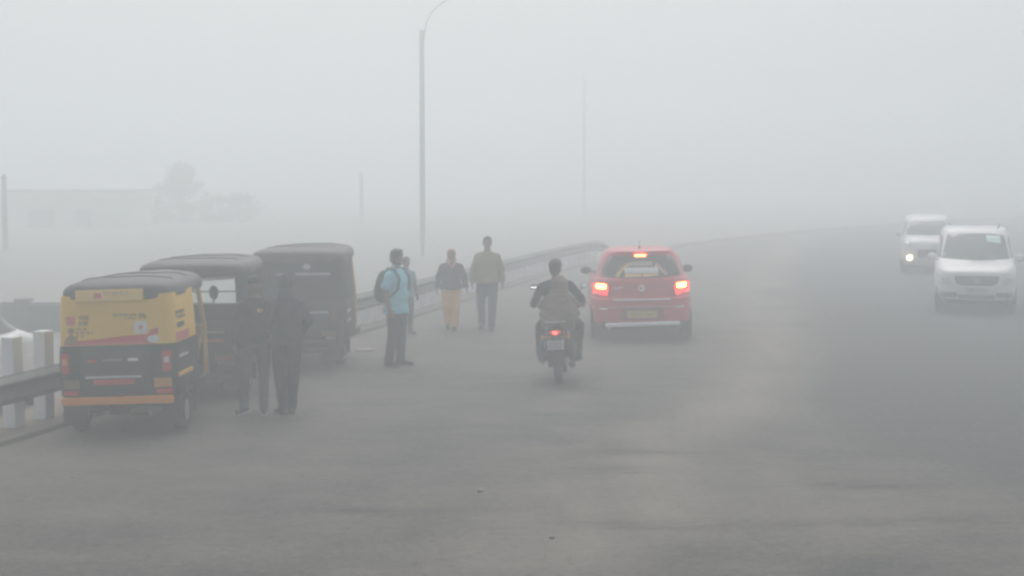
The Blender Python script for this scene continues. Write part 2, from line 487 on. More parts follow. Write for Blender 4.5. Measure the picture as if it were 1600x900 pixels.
# dark blotches: centre x, y, half-length, half-width
ST = [(1.05, 12.05, 0.55, 0.14), (0.35, 12.15, 0.3, 0.07), (1.9, 12.05, 0.35, 0.06), (1.2, 15.3, 0.75, 0.18), (0.9, 14.3, 0.5, 0.22), (-3.75, 14.15, 0.13, 0.08),
      (7.5, 24.0, 0.6, 0.2), (3.2, 13.6, 0.9, 0.12), (3.4, 12.2, 0.9, 0.1), (-1.2, 12.6, 0.8, 0.1), (5.2, 12.4, 0.6, 0.1)]
for i in idx:
    for d in cols:
        p = offs(i, d); rv.append(p)
        nn = noise.noise(Vector((p.x * .35, p.y * .35, 3))) + 0.5 * noise.noise(Vector((p.x * 1.1, p.y * .8, 9)))
        t = trx(p.y)
        wd = 0.62 + 0.10 * max(0, 18 - p.y)
        a = (0.68 + 0.45 * nn) * math.exp(-((p.x - t - 0.5 * nn) / wd) ** 2) * (1 if p.y > 14 else 0.72)
        a += 0.75 * math.exp(-(d - KERB) / 0.8) * (0.7 + 0.5 * nn)             # blown dust along the kerb
        a += 0.42 * smooth(16.5, 11, p.y) * smooth(-2, 1, p.x) * (0.40 + 1.5 * nn)
        a += 0.16 * smooth(-1, -5, p.x) * (0.6 + nn)
        dustv.append(max(0, min(0.9, a)))
        edge = t + 0.55 + 0.35 * nn + max(0, 18 - p.y) * 0.55
        newv.append(smooth(0, 0.9, p.x - edge) * 0.95)
        s_ = 0
        for cx, cy, hl, hw in ST:
            q = ((p.x - cx) / hl) ** 2 + ((p.y - cy) / hw) ** 2
            s_ = max(s_, math.exp(-q * 0.9))
        stv.append(min(1, s_ * (0.85 + 0.5 * nn)))
W_ = len(cols)
rf = [(j * W_ + i, j * W_ + i + 1, (j + 1) * W_ + i + 1, (j + 1) * W_ + i) for j in range(len(idx) - 1) for i in range(W_ - 1)]
me = bpy.data.meshes.new("road"); me.from_pydata([tuple(p) for p in rv], [], rf)
for nm, arr in (("dust", dustv), ("fresh", newv), ("stain", stv)):
    at = me.attributes.new(nm, 'FLOAT', 'POINT'); at.data.foreach_set("value", arr)
tag(link("road", me, ROAD, smooth=False), kind='structure')
# kerb and dirt shoulder, embankment down to the low land
kb = MB(); n = 0
prof = [(KERB - 0.14, -0.1), (KERB - 0.14, 0.075), (KERB - 0.01, 0.07), (KERB + 0.015, 0.055), (KERB + 0.025, -0.05)]
rings = []
for i in range(0, len(PATH), 1):
    jit = 0.012 * noise.noise(Vector((i * .35, 0, 0))); rings.append([offs(i, d + jit, z + jit) for d, z in prof])
kb.loft(rings, cap=False, closed=False)
tag(kb.build("kerb", CONC, smooth=False), kind='structure')
sh = MB(); rings = []
for i in range(0, len(PATH), 2):
    ring = []
    for d, z in ((KERB - 0.13, 0.066), (0.05, 0.06), (-0.25, 0.05), (-0.6, 0.0), (-1.1, -0.13), (-1.7, -0.23), (-2.3, -0.33)):
        j = 0.02 * noise.noise(Vector((i * .4, d * 3, 0))); ring.append(offs(i, d, z + (j if d < 0.2 else 0)))
    rings.append(ring)
sh.loft(rings, cap=False, closed=False)
tag(sh.build("verge", DIRT, smooth=False), kind='structure')

# ------------------------------------------------------------------ guardrail and posts
gr = empty("guardrail", offs(40, 0.0, 0.06), 0, label="long grey-green corrugated steel guardrail curving along the road edge", cat="guardrail")
gr_inv = Matrix.Translation(-gr.location)
beam = MB(); rings = []
wprof = []
zt, zb = 0.66, 0.35
for k in range(17):
    t = k / 16; z = zb + (zt - zb) * t
    wprof.append((0.15 + 0.040 * math.cos(t * 4 * PI) * -1, z))
full = wprof + [(d - 0.006, z) for d, z in reversed(wprof)]
END = max(i for i in range(len(PATH)) if PATH[i][0].y < 52.5)
for i in range(0, END, 2):
    dz = 0.72 * smooth(48.5, 53, PATH[i][0].y); rings.append([gr_inv @ offs(i, d, z - dz) for d, z in full])
beam.loft(rings)
beam.build("beam", RAILM, gr)
# splice plates with bolts
for i in range(36, END - 30, 16):
    sp = MB(); rings = []
    for q in (i, i + 1):
        rings.append([gr_inv @ offs(q, d + 0.004, z) for d, z in wprof] + [gr_inv @ offs(q, d + 0.001, z) for d, z in reversed(wprof)])
    sp.loft(rings)
    sp.build("splice_plate", RAILM, gr)
def at_y(y):
    for i in range(len(PATH) - 1):
        if PATH[i][0].y <= y < PATH[i + 1][0].y: break
    t = (y - PATH[i][0].y) / (PATH[i + 1][0].y - PATH[i][0].y); hd = PATH[i][1]
    p = PATH[i][0].lerp(PATH[i + 1][0], t)
    return p + Vector((math.cos(hd), -math.sin(hd), 0)) * -0.02, hd
def make_post(h):
    r_ = empty("guard_post", (0, 0, 0), 0)
    a = MB(); a.box((0, 0, h / 2 - .01), (0.155, 0.20, h), taper=0.97)
    a.build("post", POSTW, r_, smooth=False, bevel=0.012)
    b_ = MB(); b_.box((0.095, 0, 0.505), (0.035, 0.10, 0.22)); b_.cap((0.11, 0, 0.56), 0.012, (0.135, 0, 0.56), 0.012, 8)
    b_.build("bracket", RAILBACK, r_, smooth=False)
    return r_
tall, low_post = make_post(1.05), make_post(0.62)
used = {tall: False, low_post: False}
y = 15.27; n_ = 0; cnt_ = {}
POST_LABELS = {2: "tall white post at the left picture edge in front of the white car", 3: "tall white post between the white car and the yellow-backed rickshaw"}
while y < 49:
    src = tall if y < 19.2 else low_post
    if used[src]:
        o = src.copy(); COL.objects.link(o)
        for ch in src.children:
            d = ch.copy(); COL.objects.link(d); d.parent = o
    else: o = src; used[src] = True
    p, hd = at_y(y); o.location = p
    o.rotation_euler = (R(random.uniform(-1.2, 1.2)), R(random.uniform(-1.2, 1.2)), -hd)
    px = 800 + p.x / p.y * 2400
    if n_ in POST_LABELS: lab = POST_LABELS[n_]
    elif y < 19.2: lab = "tall white post behind the nearest rickshaws"
    elif px < 562: lab = "low white post behind the black rickshaws"
    elif px < 592: lab = "low white post in the gap between farthest rickshaw and backpack man"
    elif px < 640: lab = "low white post behind the man with the backpack"
    elif px < 680: lab = "low white post below the green lamp post, left of the woman"
    elif px < 732: lab = "low white post behind the woman in orange trousers"
    elif px < 790: lab = "low white post behind the tall man in olive shirt"
    elif px < 835: lab = "low white post between the olive-shirted man and the motorcycle"
    else: lab = "barely visible white post of the far guardrail behind the motorcycle and red car"
    cnt_[lab] = cnt_.get(lab, 0) + 1
    if y > 19.2 and 562 < px < 835: lab = ("first", "second", "third", "fourth", "fifth", "sixth", "seventh")[cnt_[lab] - 1] + " " + lab.replace("low white post", "low white post from left")
    tag(o, lab, "post", "white concrete posts along the guardrail")
    y += 0.62 * math.cos(hd); n_ += 1

# ------------------------------------------------------------------ things beyond the rail
def ringbody(keys, nseg=96, levels=4):
    """stack of plan outlines: (z, y_rear, y_front, half_width, exponent)"""
    mb = MB(); rings = []
    ks = []
    for a, b in zip(keys, keys[1:]):
        i = keys.index(a)
        pa = keys[max(0, i - 1)]; nb = keys[min(len(keys) - 1, i + 2)]
        for s_ in range(levels):
            t = s_ / levels
            row = []
            for k in range(5):
                m0 = (b[k] - pa[k]) / 2; m1 = (nb[k] - a[k]) / 2
                # monotone limit
                dlt = b[k] - a[k]
                if dlt == 0: m0 = m1 = 0
                else:
                    m0 = max(0, min(3, m0 / dlt)) * dlt; m1 = max(0, min(3, m1 / dlt)) * dlt
                h00 = 2 * t**3 - 3 * t**2 + 1; h10 = t**3 - 2 * t**2 + t; h01 = -2 * t**3 + 3 * t**2; h11 = t**3 - t**2
                row.append(h00 * a[k] + h10 * m0 + h01 * b[k] + h11 * m1)
            ks.append(row)
    ks.append(list(keys[-1]))
    for z, yr, yf, w_, n_ in ks:
        cy = (yr + yf) / 2; ly = (yf - yr) / 2; ring = []
        for k in range(nseg):
            t = 2 * PI * (k + 0.5) / nseg
            c, s_ = math.cos(t), math.sin(t)
            x = w_ * math.copysign(abs(c) ** (2 / n_), c); y = ly * math.copysign(abs(s_) ** (2 / n_), s_)
            fx = (x / max(w_, 1e-4)) ** 2
            y -= math.copysign(min(0.055, ly * .2) * fx, s_) * abs(s_) ** 0.5     # bowed nose and tail
            ring.append(Vector((x, cy + y, z)))
        rings.append(ring)
    mb.loft(rings)
    return mb

def cut_arches(obj, wheels, r, wd=0.5):
    cutter = MB()
    for x, y in wheels:
        cutter.lathe([(-wd / 2, r), (wd / 2, r)], (x, y, 0.30), 'x', 32)
    co = cutter.build("tmp_cut", PLASTIC)
    md = obj.modifiers.new("b", 'BOOLEAN'); md.operation = 'DIFFERENCE'; md.object = co; md.solver = 'EXACT'
    dg = bpy.context.evaluated_depsgraph_get()
    nm = bpy.data.meshes.new_from_object(obj.evaluated_get(dg))
    obj.modifiers.clear(); old = obj.data; obj.data = nm; bpy.data.meshes.remove(old)
    bpy.data.objects.remove(co)
    for p in nm.polygons: p.use_smooth = True
    nm.set_sharp_from_angle(angle=R(40))

def mirror_part(root, x, y, z, side, m, size=(0.20, 0.11, 0.14)):
    a = MB(); a.ell((x + side * 0.11, y, z), (size[0] / 2, size[1] / 2, size[2] / 2))
    a.cap((x - side * 0.04, y + 0.01, z - 0.04), 0.02, (x + side * 0.05, y, z - 0.02), 0.025, 8)
    o = a.build("side_mirror", m, root)
    b = MB(); b.ell((x + side * 0.11, y - size[1] * .46, z), (size[0] / 2 * .85, 0.008, size[2] / 2 * .8)); b.build("mirror_glass", GLASS, o)
    return o

def car_common(root, keys, paint, L, hw, wr, axles, tr=0.29, rim=STEEL):
    mb = ringbody(keys); t = bvh(mb)
    body = mb.build("body", paint, root)
    ws = [(s * (hw - 0.05), a) for s in (-1, 1) for a in axles]
    cut_arches(body, ws, wr)
    ub = MB(); ub.box((0, L / 2, 0.30), (hw * 1.55, L * .9, 0.2)); ub.build("underbody", PLASTIC, root, smooth=False, bevel=0.03)
    for x, a in ws:
        s = 1 if x > 0 else -1
        wheel(root, (s * (hw - 0.11), a, tr), tr, 0.18, rim, spokes=0)
    return body, t

# ---- red hatchback
KS = [(.25, .13, 3.68, .78, 5), (.29, .04, 3.80, .84, 5), (.33, .0, 3.82, .86, 5.5), (.50, .0, 3.84, .868, 5.5), (.66, .015, 3.83, .866, 5.5), (.715, .03, 3.81, .862, 5.5), (.735, .075, 3.79, .858, 5.5),
      (.82, .085, 3.70, .856, 5.2), (.90, .09, 3.52, .852, 5), (.97, .105, 3.2, .842, 5), (1.02, .13, 2.98, .822, 5), (1.055, .17, 2.86, .785, 5), (1.15, .25, 2.62, .745, 5),
      (1.28, .36, 2.36, .700, 5), (1.40, .46, 2.12, .635, 4.4), (1.445, .47, 2.0, .595, 4.2), (1.475, .46, 1.94, .55, 4.0), (1.505, .58, 1.8, .47, 3.4), (1.52, .8, 1.6, .35, 3), (1.53, 1.15, 1.3, .08, 2.5)]
def red_hatch():
    root = empty("hatchback_car", (2.165, 25.3, 0.01), 2.5, -1.3, label="red hatchback with lit brake lights driving away beside the motorcycle", cat="car")
    body, t = car_common(root, KS, CARRED, 3.84, .868, .335, (.66, 3.11), .295)
    # rear glass
    rw = [(-.655, 1.075), (-.3, 1.050), (0, 1.045), (.3, 1.050), (.655, 1.075), (.66, 1.15), (.60, 1.30), (.545, 1.375), (.45, 1.410), (0, 1.420), (-.45, 1.410), (-.545, 1.375), (-.60, 1.30), (-.66, 1.15)]
    gl = patch(MB(), t, rw, 'rear', .013, .05, .04).build("rear_window", GLASS, root)
    # writing and stickers on the rear glass
    a = MB(); patch(a, t, rrect(-.27, 1.125, .29, 1.215, .01), 'rear', .017); st1 = a.build("window_sticker", ADWHITE, gl)
    a = MB(); plate_marks(a, t, -.24, .27, 1.15, .045, 9, 'rear', .020); patch(a, t, [(-.25, 1.138), (.28, 1.138), (.28, 1.151), (-.25, 1.151)], 'rear', .0202, .08, .003); a.build("sticker_writing", mat("sticker_grey", (.42, .46, .46), .5), gl)
    a = MB(); patch(a, t, [(-.27, 1.068), (.0, 1.066), (.0, 1.115), (-.27, 1.115)], 'rear', .017); patch(a, t, [(.02, 1.066), (.29, 1.068), (.29, 1.115), (.02, 1.115)], 'rear', .017)
    a.build("sticker_band", mat("sticker_orange", (.74, .42, .16), .5, var=.2, scale=40), gl)
    a = MB(); patch(a, t, rrect(-.20, 1.24, .20, 1.31, .02), 'rear', .017); a.build("sticker_panel", mat("sticker_dim", (.30, .33, .27), .6, var=.4, scale=35), gl)
    a = MB(); arc_text_marks(a, t, .02, .82, .50, 150, 116, 6, .065, off=.018)
    a.build("sticker_letters", mat("sticker_yellow", (.80, .52, .12), .5), gl)
    a = MB(); arc_text_marks(a, t, .0, .82, .50, 62, 32, 5, .06, off=.018)
    a.build("sticker_letters", mat("sticker_pinkish", (.70, .40, .28), .5), gl)
    # headrests seen as darker humps are inside; wiper
    a = MB(); a.tube([(.05, .13, 1.04), (.2, .14, 1.075), (.42, .16, 1.09)], .008, 6); a.build("wiper", PLASTIC, root)
    # side glass
    for s in ('right', 'left'):
        m = MB(); patch(m, t, [(.62, 1.10), (1.5, 1.07), (1.5, 1.38), (.95, 1.37), (.72, 1.28)], s, .004)
        m.build("side_window", GLASS, root)
        m = MB(); patch(m, t, [(1.56, 1.07), (2.55, 1.06), (2.2, 1.26), (1.95, 1.38), (1.56, 1.38)], s, .004)
        m.build("side_window", GLASS, root)
        m = MB(); patch(m, t, [(1.52, .35), (1.532, .35), (1.532, 1.05), (1.52, 1.05)], s, .002, .08, .01); m.build("door_seam", PLASTIC, root)
        m = MB(); patch(m, t, rrect(1.62, .86, 1.80, .885, .01), s, .02, .06); m.build("door_handle", CARRED, root)
    m = MB(); patch(m, t, [(-.66, 1.08), (.66, 1.08), (.54, 1.40), (-.54, 1.40)], 'front', .004); m.build("windscreen", GLASSP, root)
    m = MB(); patch(m, t, rrect(-.45, .42, .45, .66, .06), 'front', .006); m.build("grille", PLASTIC, root)
    for s in (-1, 1):
        m = MB(); patch(m, t, rrect(min(s * .52, s * .80), .66, max(s * .52, s * .80), .80, .05), 'front', .008); m.build("headlight", CLEAR, root)
    # tail lamps
    for s in (-1, 1):
        x0, x1 = sorted((s * .535, s * .825))
        o = patch(MB(), t, [(s * .575, .775), (s * .80, .79), (s * .835, .86), (s * .82, .945), (s * .76, .97), (s * .58, .962), (s * .558, .90)][::s], 'rear', .012).build("tail_light", TAILRED, root)
        a = MB(); x0, x1 = sorted((s * .585, s * .755)); patch(a, t, rrect(x0, .875, x1, .955, .03), 'rear', .020); a.build("lamp_core", TAILON, o)
        a = MB(); x0, x1 = sorted((s * .565, s * .77)); patch(a, t, rrect(x0, .785, x1, .82, .014), 'rear', .020); a.build("lower_lens", TAILPINK, o)
    a = MB(); a.box((0, .46, 1.405), (.22, .04, .055)); br = a.build("high_stop_lamp", TAILRED, root, bevel=.008)
    a = MB(); a.box((0, .438, 1.407), (.17, .012, .026)); a.build("lamp_core", TAILON, br, bevel=.004)
    # seams of the tailgate
    def ln(pts, w_, nm, m, off=.003, parent=root):
        a = MB()
        for p, q in zip(pts, pts[1:]):
            p, q = Vector(p), Vector(q); d = (q - p).normalized(); nrm = Vector((-d.y, d.x)) * w_ / 2
            patch(a, t, [p - nrm, q - nrm, q + nrm, p + nrm], 'rear', off, .08, .01)
        return a.build(nm, m, parent)
    SEAM = mat("panel_gap", (.03, .006, .008), .8)
    ln([(-.66, 1.03), (-.55, .99)], .008, "tailgate_seam", SEAM)
    ln([(-.53, .96), (-.53, .74), (-.50, .69), (.50, .69), (.53, .74), (.53, .96)], .009, "tailgate_seam", SEAM)
    ln([(-.85, .73), (-.54, .745)], .008, "bumper_seam", SEAM); ln([(.54, .745), (.85, .73)], .008, "bumper_seam", SEAM)
    ln([(-.48, .700), (.48, .700)], .022, "tailgate_chrome", BRIGHT, .016)
    ln([(-.62, .568), (-.30, .585), (.30, .585), (.62, .568)], .012, "bumper_trim", mat("dull_trim", (.5, .42, .42), .4, .4), .012)
    ln([(-.80, .555), (-.57, .548)], .026, "bumper_chrome", BRIGHT, .016); ln([(.57, .565), (.80, .572)], .026, "bumper_chrome", BRIGHT, .016)
    a = MB(); a.tube([(-.60, .0, .288), (-.57, -.025, .288), (0, -.035, .296), (.57, -.025, .304), (.60, .0, .304)], .036, 10); a.build("lower_chrome", BRIGHT, root)
    a = MB(); patch(a, t, [(-.83, .255), (.83, .255), (.80, .315), (.62, .33), (-.62, .33), (-.80, .315)], 'rear', .012); a.build("lower_bumper", PLASTIC, root)
    # plate; recess shade painted as a darker red patch on the flat bumper
    a = MB(); patch(a, t, [(-.38, .37), (.38, .37), (.33, .56), (-.33, .56)], 'rear', .006); a.build("recess_shade", mat("recess_shade_red", (.25, .01, .015), .5), root)
    a = MB(); a.box((0, -.028, .455), (.50, .012, .115)); pl = a.build("number_plate", PLATEY, root, bevel=.003)
    tt = bvh(a); a = MB(); plate_marks(a, tt, -.21, .21, .425, .06, 9, 'rear', .003); a.build("plate_characters", mat("plate_ink", (.20, .15, .05), .6), pl)
    # emblem and name
    a = MB()
    n = 24
    for k in range(n):
        t0, t1 = 2 * PI * k / n, 2 * PI * (k + 1) / n
        a.cap((.05 * math.cos(t0), .066, .885 + .05 * math.sin(t0)), .008, (.05 * math.cos(t1), .066, .885 + .05 * math.sin(t1)), .008, 6)
    a.add([Vector((x * 1.1, .062, .885 + z * 1.1)) for x, z in ((-.03, .012), (.0, .038), (.03, .014), (.012, .014), (.0, .022), (-.014, .012), (.03, -.012), (.0, -.038), (-.03, -.014), (-.012, -.014), (0, -.022), (.014, -.012))],
          [(0, 1, 2, 3, 4, 5), (5, 3, 6, 11), (6, 7, 8, 9, 10, 11)])
    a.build("emblem", BRIGHT, root)
    text("SWIFT", (-.38, .064, .872), .062, BRIGHT, root, "name_badge", rot=(R(90), 0, 0))
    mirror_part(root, -.80, 2.30, 1.06, -1, CARRED if False else PLASTIC); mirror_part(root, .80, 2.30, 1.06, 1, PLASTIC)
    a = MB(); a.cap((0, .78, 1.52), .022, (0, .74, 1.545), .012, 8); a.tube([(0, .76, 1.53), (0, .60, 1.66)], [.006, .003], 6); a.build("antenna", PLASTIC, root)
    a = MB(); a.cap((-.55, .05, .22), .03, (-.55, .25, .22), .03, 10); a.build("exhaust_pipe", STEEL, root)
    for x in (-.68, .68):
        a = MB(); a.box((x, .95, .22), (.2, .012, .16)); a.build("mud_flap", RUBBER, root, smooth=False)
    return root

def text(s, loc, size, m, parent, name, rot=(0, 0, 0), ext=0.003):
    cu = bpy.data.curves.new(name, 'FONT'); cu.body = s; cu.size = size; cu.extrude = ext
    cu.align_x = 'CENTER'
    o = bpy.data.objects.new("tmp", cu); COL.objects.link(o)
    bpy.context.view_layer.update()
    me = bpy.data.meshes.new_from_object(o.evaluated_get(bpy.context.evaluated_depsgraph_get()))
    bpy.data.objects.remove(o)
    me.materials.clear()
    o = link(name, me, m, parent, False); o.location = loc; o.rotation_euler = rot
    return o
red_hatch()

# ---- white tall hatchback, oncoming
KW = [(.20, .12, 3.42, .70, 5), (.28, .04, 3.53, .77, 5), (.40, .0, 3.58, .80, 5.5), (.62, .0, 3.58, .802, 5.5), (.74, .0, 3.555, .80, 5.5), (.84, .01, 3.50, .797, 5.2), (.93, .02, 3.30, .79, 5), (.99, .03, 3.00, .785, 5),
      (1.03, .04, 2.84, .775, 5), (1.08, .05, 2.76, .755, 5), (1.3, .10, 2.52, .72, 5), (1.5, .16, 2.27, .68, 5.5), (1.59, .2, 2.15, .655, 5.2), (1.635, .26, 2.05, .62, 4.8), (1.66, .45, 1.8, .52, 4), (1.672, 1.1, 1.25, .08, 2.5)]
def tall_hatch():
    root = empty("oncoming_car", (9.28 + .85, 30.3 + 3.5, 0), 180 + 15, label="white tall hatchback coming towards the camera at right edge", cat="car")
    body, t = car_common(root, KW, CARWHITE, 3.58, .802, .32, (.55, 2.95), .285)
    ws = patch(MB(), t, [(-.66, 1.06), (0, 1.03), (.66, 1.06), (.635, 1.2), (.555, 1.53), (.3, 1.555), (-.3, 1.555), (-.555, 1.53), (-.635, 1.2)], 'front', .004).build("windscreen", GLASSP, root)
    a = MB(); patch(a, t, [(-.22, 1.40), (-.50, 1.36), (-.48, 1.50), (-.20, 1.52)][::-1], 'front', .008); a.build("windscreen_sticker", mat("sticker_mint", (.55, .80, .74), .5), ws)
    a = MB(); patch(a, t, [(-.43, .755), (.43, .755), (.39, .62), (.28, .575), (-.28, .575), (-.39, .62)][::-1], 'front', .008); gr_ = a.build("grille", mat("grille_grey", (.03, .03, .035), .5), root)
    for z in (.63, .68, .72):
        m = MB(); patch(m, t, [(-.39, z - .006), (.39, z - .006), (.39, z + .006), (-.39, z + .006)], 'front', .014, .08); m.build("grille_bar", STEEL, gr_)
    m = MB(); m.lathe([(3.575, .002), (3.575, .05), (3.60, .045), (3.60, .002)], (0, 0, .68), 'y', 20); m.build("emblem", CHROME, root)
    for s in (-1, 1):
        pts = [(s * .47, .60), (s * .60, .585), (s * .735, .62), (s * .755, .80), (s * .70, .88), (s * .52, .78)][::-s]
        m = MB(); patch(m, t, pts, 'front', .008); hl = m.build("headlight", CLEAR, root)
        m = MB(); m.lathe([(0, .002), (0, .055), (.02, .05), (.02, .002)], (s * .63, 3.50, .69), 'y', 18); m.build("lamp_bowl", SILVER, hl)
        m = MB(); x0, x1 = sorted((s * .36, s * .72)); patch(m, t, rrect(x0, .33, x1, .43, .04), 'front', .006); m.build("fog_lamp_recess", PLASTIC, root)
    m = MB(); patch(m, t, rrect(-.35, .30, .35, .385, .02), 'front', .006); m.build("lower_intake", mat("intake_grey", (.09, .09, .09), .6), root)
    m = MB(); patch(m, t, [(-.72, .20), (.72, .20), (.74, .285), (-.74, .285)], 'front', .005); m.build("lower_bumper", mat("lower_grey", (.10, .10, .10), .7), root)
    m = MB(); m.box((0, 3.60, .48), (.46, .012, .10)); pl = m.build("number_plate", PLATEW, root, bevel=.003)
    tt = bvh(m); m = MB(); plate_marks(m, tt, -.2, .2, .455, .05, 9, 'front', .003); m.build("plate_characters", mat("plate_ink2", (.15, .15, .15), .6), pl)
    for s in ('right', 'left'):
        m = MB(); patch(m, t, [(.35, 1.08), (1.3, 1.06), (1.3, 1.50), (.42, 1.48)], s, .004); m.build("side_window", GLASS, root)
        m = MB(); patch(m, t, [(1.38, 1.06), (2.50, 1.07), (2.15, 1.42), (2.0, 1.50), (1.38, 1.50)], s, .004); m.build("side_window", GLASS, root)
        m = MB(); patch(m, t, [(1.33, .35), (1.345, .35), (1.345, 1.05), (1.33, 1.05)], s, .002, .08, .01); m.build("door_seam", PLASTIC, root)
    for s in (-1, 1):
        mirror_part(root, s * .75, 2.45, 1.07, s, CARWHITE, (.2, .12, .17))
    m = MB(); m.tube([(-.42, 1.9, 1.60), (-.50, 1.72, 1.74)], [.02, .012], 8); m.build("antenna", PLASTIC, root)
    for s in (-1, 1):
        m = MB(); m.tube([(s * .1 - .25, 2.83, 1.04), (s * .1 + .05, 2.78, 1.10)], .008, 6); m.build("wiper", PLASTIC, root)
    return root
tall_hatch()

# ---- white van behind it
KV = [(.22, .12, 3.30, .64, 5), (.30, .04, 3.42, .70, 5), (.45, .0, 3.48, .725, 5.5), (.80, .0, 3.46, .73, 5.5), (.92, .0, 3.36, .73, 5.5), (1.0, .01, 3.22, .725, 5), (1.08, .02, 3.10, .715, 5), (1.3, .08, 2.85, .66, 5),
      (1.47, .12, 2.6, .60, 4.6), (1.55, .2, 2.45, .56, 4.2), (1.60, .5, 2.1, .42, 3.5), (1.612, 1.1, 1.4, .08, 2.5)]
def small_van():
    root = empty("oncoming_van", (11.45 + .75, 42 + 3.4, 0), 180 + 13, label="faint white van with one lit headlight behind the white hatchback", cat="van")
    body, t = car_common(root, KV, CARWHITE, 3.48, .73, .31, (.6, 2.85), .275)
    m = MB(); patch(m, t, [(-.63, 1.09), (.63, 1.09), (.555, 1.44), (.3, 1.465), (-.3, 1.465), (-.555, 1.44)], 'front', .004); m.build("windscreen", GLASSP, root)
    m = MB(); patch(m, t, rrect(-.30, .48, .30, .70, .06), 'front', .006); m.build("grille", PLASTIC, root)
    for s in (-1, 1):
        m = MB(); x0, x1 = sorted((s * .46, s * .68)); patch(m, t, rrect(x0, .78, x1, .92, .04), 'front', .008); m.build("headlight", CLEAR, root)
        m = MB(); m.lathe([(0, .003), (0, .068), (.03, .06), (.03, .003)], (s * .52, 3.43, .47), 'y', 20); m.build("fog_lamp", HEADON if s == 1 else CLEAR, root)
        mirror_part(root, s * .70, 2.8, 1.12, s, CARWHITE, (.17, .1, .16))
    m = MB(); m.ell((.58, 3.43, .90), (.035, .02, .03)); m.build("headlight_glint", mat("glint_glow", (.9, .95, .9), .3, emit=(.8, 1, .9), es=1.6), root)  # reflection on the headlight lens, put in as a small glowing bead
    for s in ('right', 'left'):
        m = MB(); patch(m, t, [(.3, 1.08), (2.75, 1.08), (2.5, 1.42), (.36, 1.42)], s, .004); m.build("side_window", GLASS, root)
    return root
small_van()

# ---- white car parked below the embankment at the left edge
def parked_white():
    root = empty("parked_car", (-7.06, 17.0, -0.25), 0, label="white car mostly cut off at the left edge, beyond the guardrail", cat="car")
    body, t = car_common(root, KS, CARWHITE, 3.84, .868, .335, (.66, 3.11), .295)
    for s in ('right', 'left'):
        m = MB(); patch(m, t, [(.62, 1.10), (1.5, 1.07), (1.5, 1.38), (.95, 1.37), (.72, 1.28)], s, .004); m.build("side_window", GLASS, root)
        m = MB(); patch(m, t, [(1.56, 1.07), (2.55, 1.06), (2.2, 1.26), (1.95, 1.38), (1.56, 1.38)], s, .004); m.build("side_window", GLASS, root)
    m = MB(); patch(m, t, [(-.66, 1.08), (.66, 1.08), (.54, 1.40), (-.54, 1.40)], 'front', .004); m.build("windscreen", GLASSP, root)
    m = MB(); patch(m, t, [(-.6, 1.07), (.6, 1.07), (.5, 1.39), (-.5, 1.39)], 'rear', .004); m.build("rear_window", GLASS, root)
    for s in (-1, 1):
        m = MB(); x0, x1 = sorted((s * .55, s * .83)); patch(m, t, rrect(x0, .78, x1, .97, .03), 'rear', .01); m.build("tail_light", REDREF, root)
        if s < 0: mirror_part(root, s * .80, 2.30, 1.06, s, CARWHITE)
    return root
parked_white()

# ------------------------------------------------------------------ auto rickshaws
def plan(hw, ylen, rc, n_side=5, n_c=6, n_rear=14):
    pts = [(-hw, ylen + (rc - ylen) * k / n_side) for k in range(n_side)]
    for k in range(n_c + 1):
        a = PI + (PI / 2) * k / n_c; pts.append((-hw + rc + rc * math.cos(a), rc + rc * math.sin(a)))
    for k in range(1, n_rear):
        pts.append((-hw + rc + (2 * hw - 2 * rc) * k / n_rear, 0))
    for k in range(n_c + 1):
        a = 1.5 * PI + (PI / 2) * k / n_c; pts.append((hw - rc + rc * math.cos(a), rc + rc * math.sin(a)))
    pts += [(hw, rc + (ylen - rc) * (k + 1) / n_side) for k in range(n_side)]
    return pts
def shell(levels, hw, ylen, rc, hole=None, thick=.03):
    """levels: (z, dx, dy) ; wall following the plan with thickness"""
    mb = MB(); P = plan(hw, ylen, rc); n = len(P)
    def ring(z, dx, dy, t):
        out = []
        for x, y in P:
            k = 1 - (dx + t) / hw
            yy = y + (dy + t) * max(0, 1 - y / ylen) ; out.append(Vector((x * k, yy, z)))
        return out
    L = len(levels)
    outer = [ring(z, dx, dy, 0) for z, dx, dy in levels]; inner = [ring(z, dx, dy, thick) for z, dx, dy in levels]
    vs = [p for r in outer for p in r] + [p for r in inner for p in r]; off = L * n; fs = []
    def inh(i, j):
        if not hole: return False
        c = (outer[i][j] + outer[i + 1][j + 1]) / 2
        return hole[0] < c.x < hole[2] and hole[1] < c.z < hole[3] and c.y < .2
    for i in range(L - 1):
        for j in range(n - 1):
            if inh(i, j): continue
            a = i * n + j
            fs.append((a, a + 1, a + n + 1, a + n)); fs.append((off + a + 1, off + a, off + a + n, off + a + n + 1))
            for (ii, jj, e) in ((i - 1, j, (a, a + 1)), (i + 1, j, (a + n, a + n + 1)), (i, j - 1, (a, a + n)), (i, j + 1, (a + 1, a + n + 1))):
                bd = ii < 0 or ii >= L - 1 or jj < 0 or jj >= n - 1 or inh(ii, jj)
                if bd: fs.append((e[0], e[1], e[1] + off, e[0] + off))
    mb.add(vs, fs)
    return mb
def lerp(a, b, t): return a + (b - a) * t

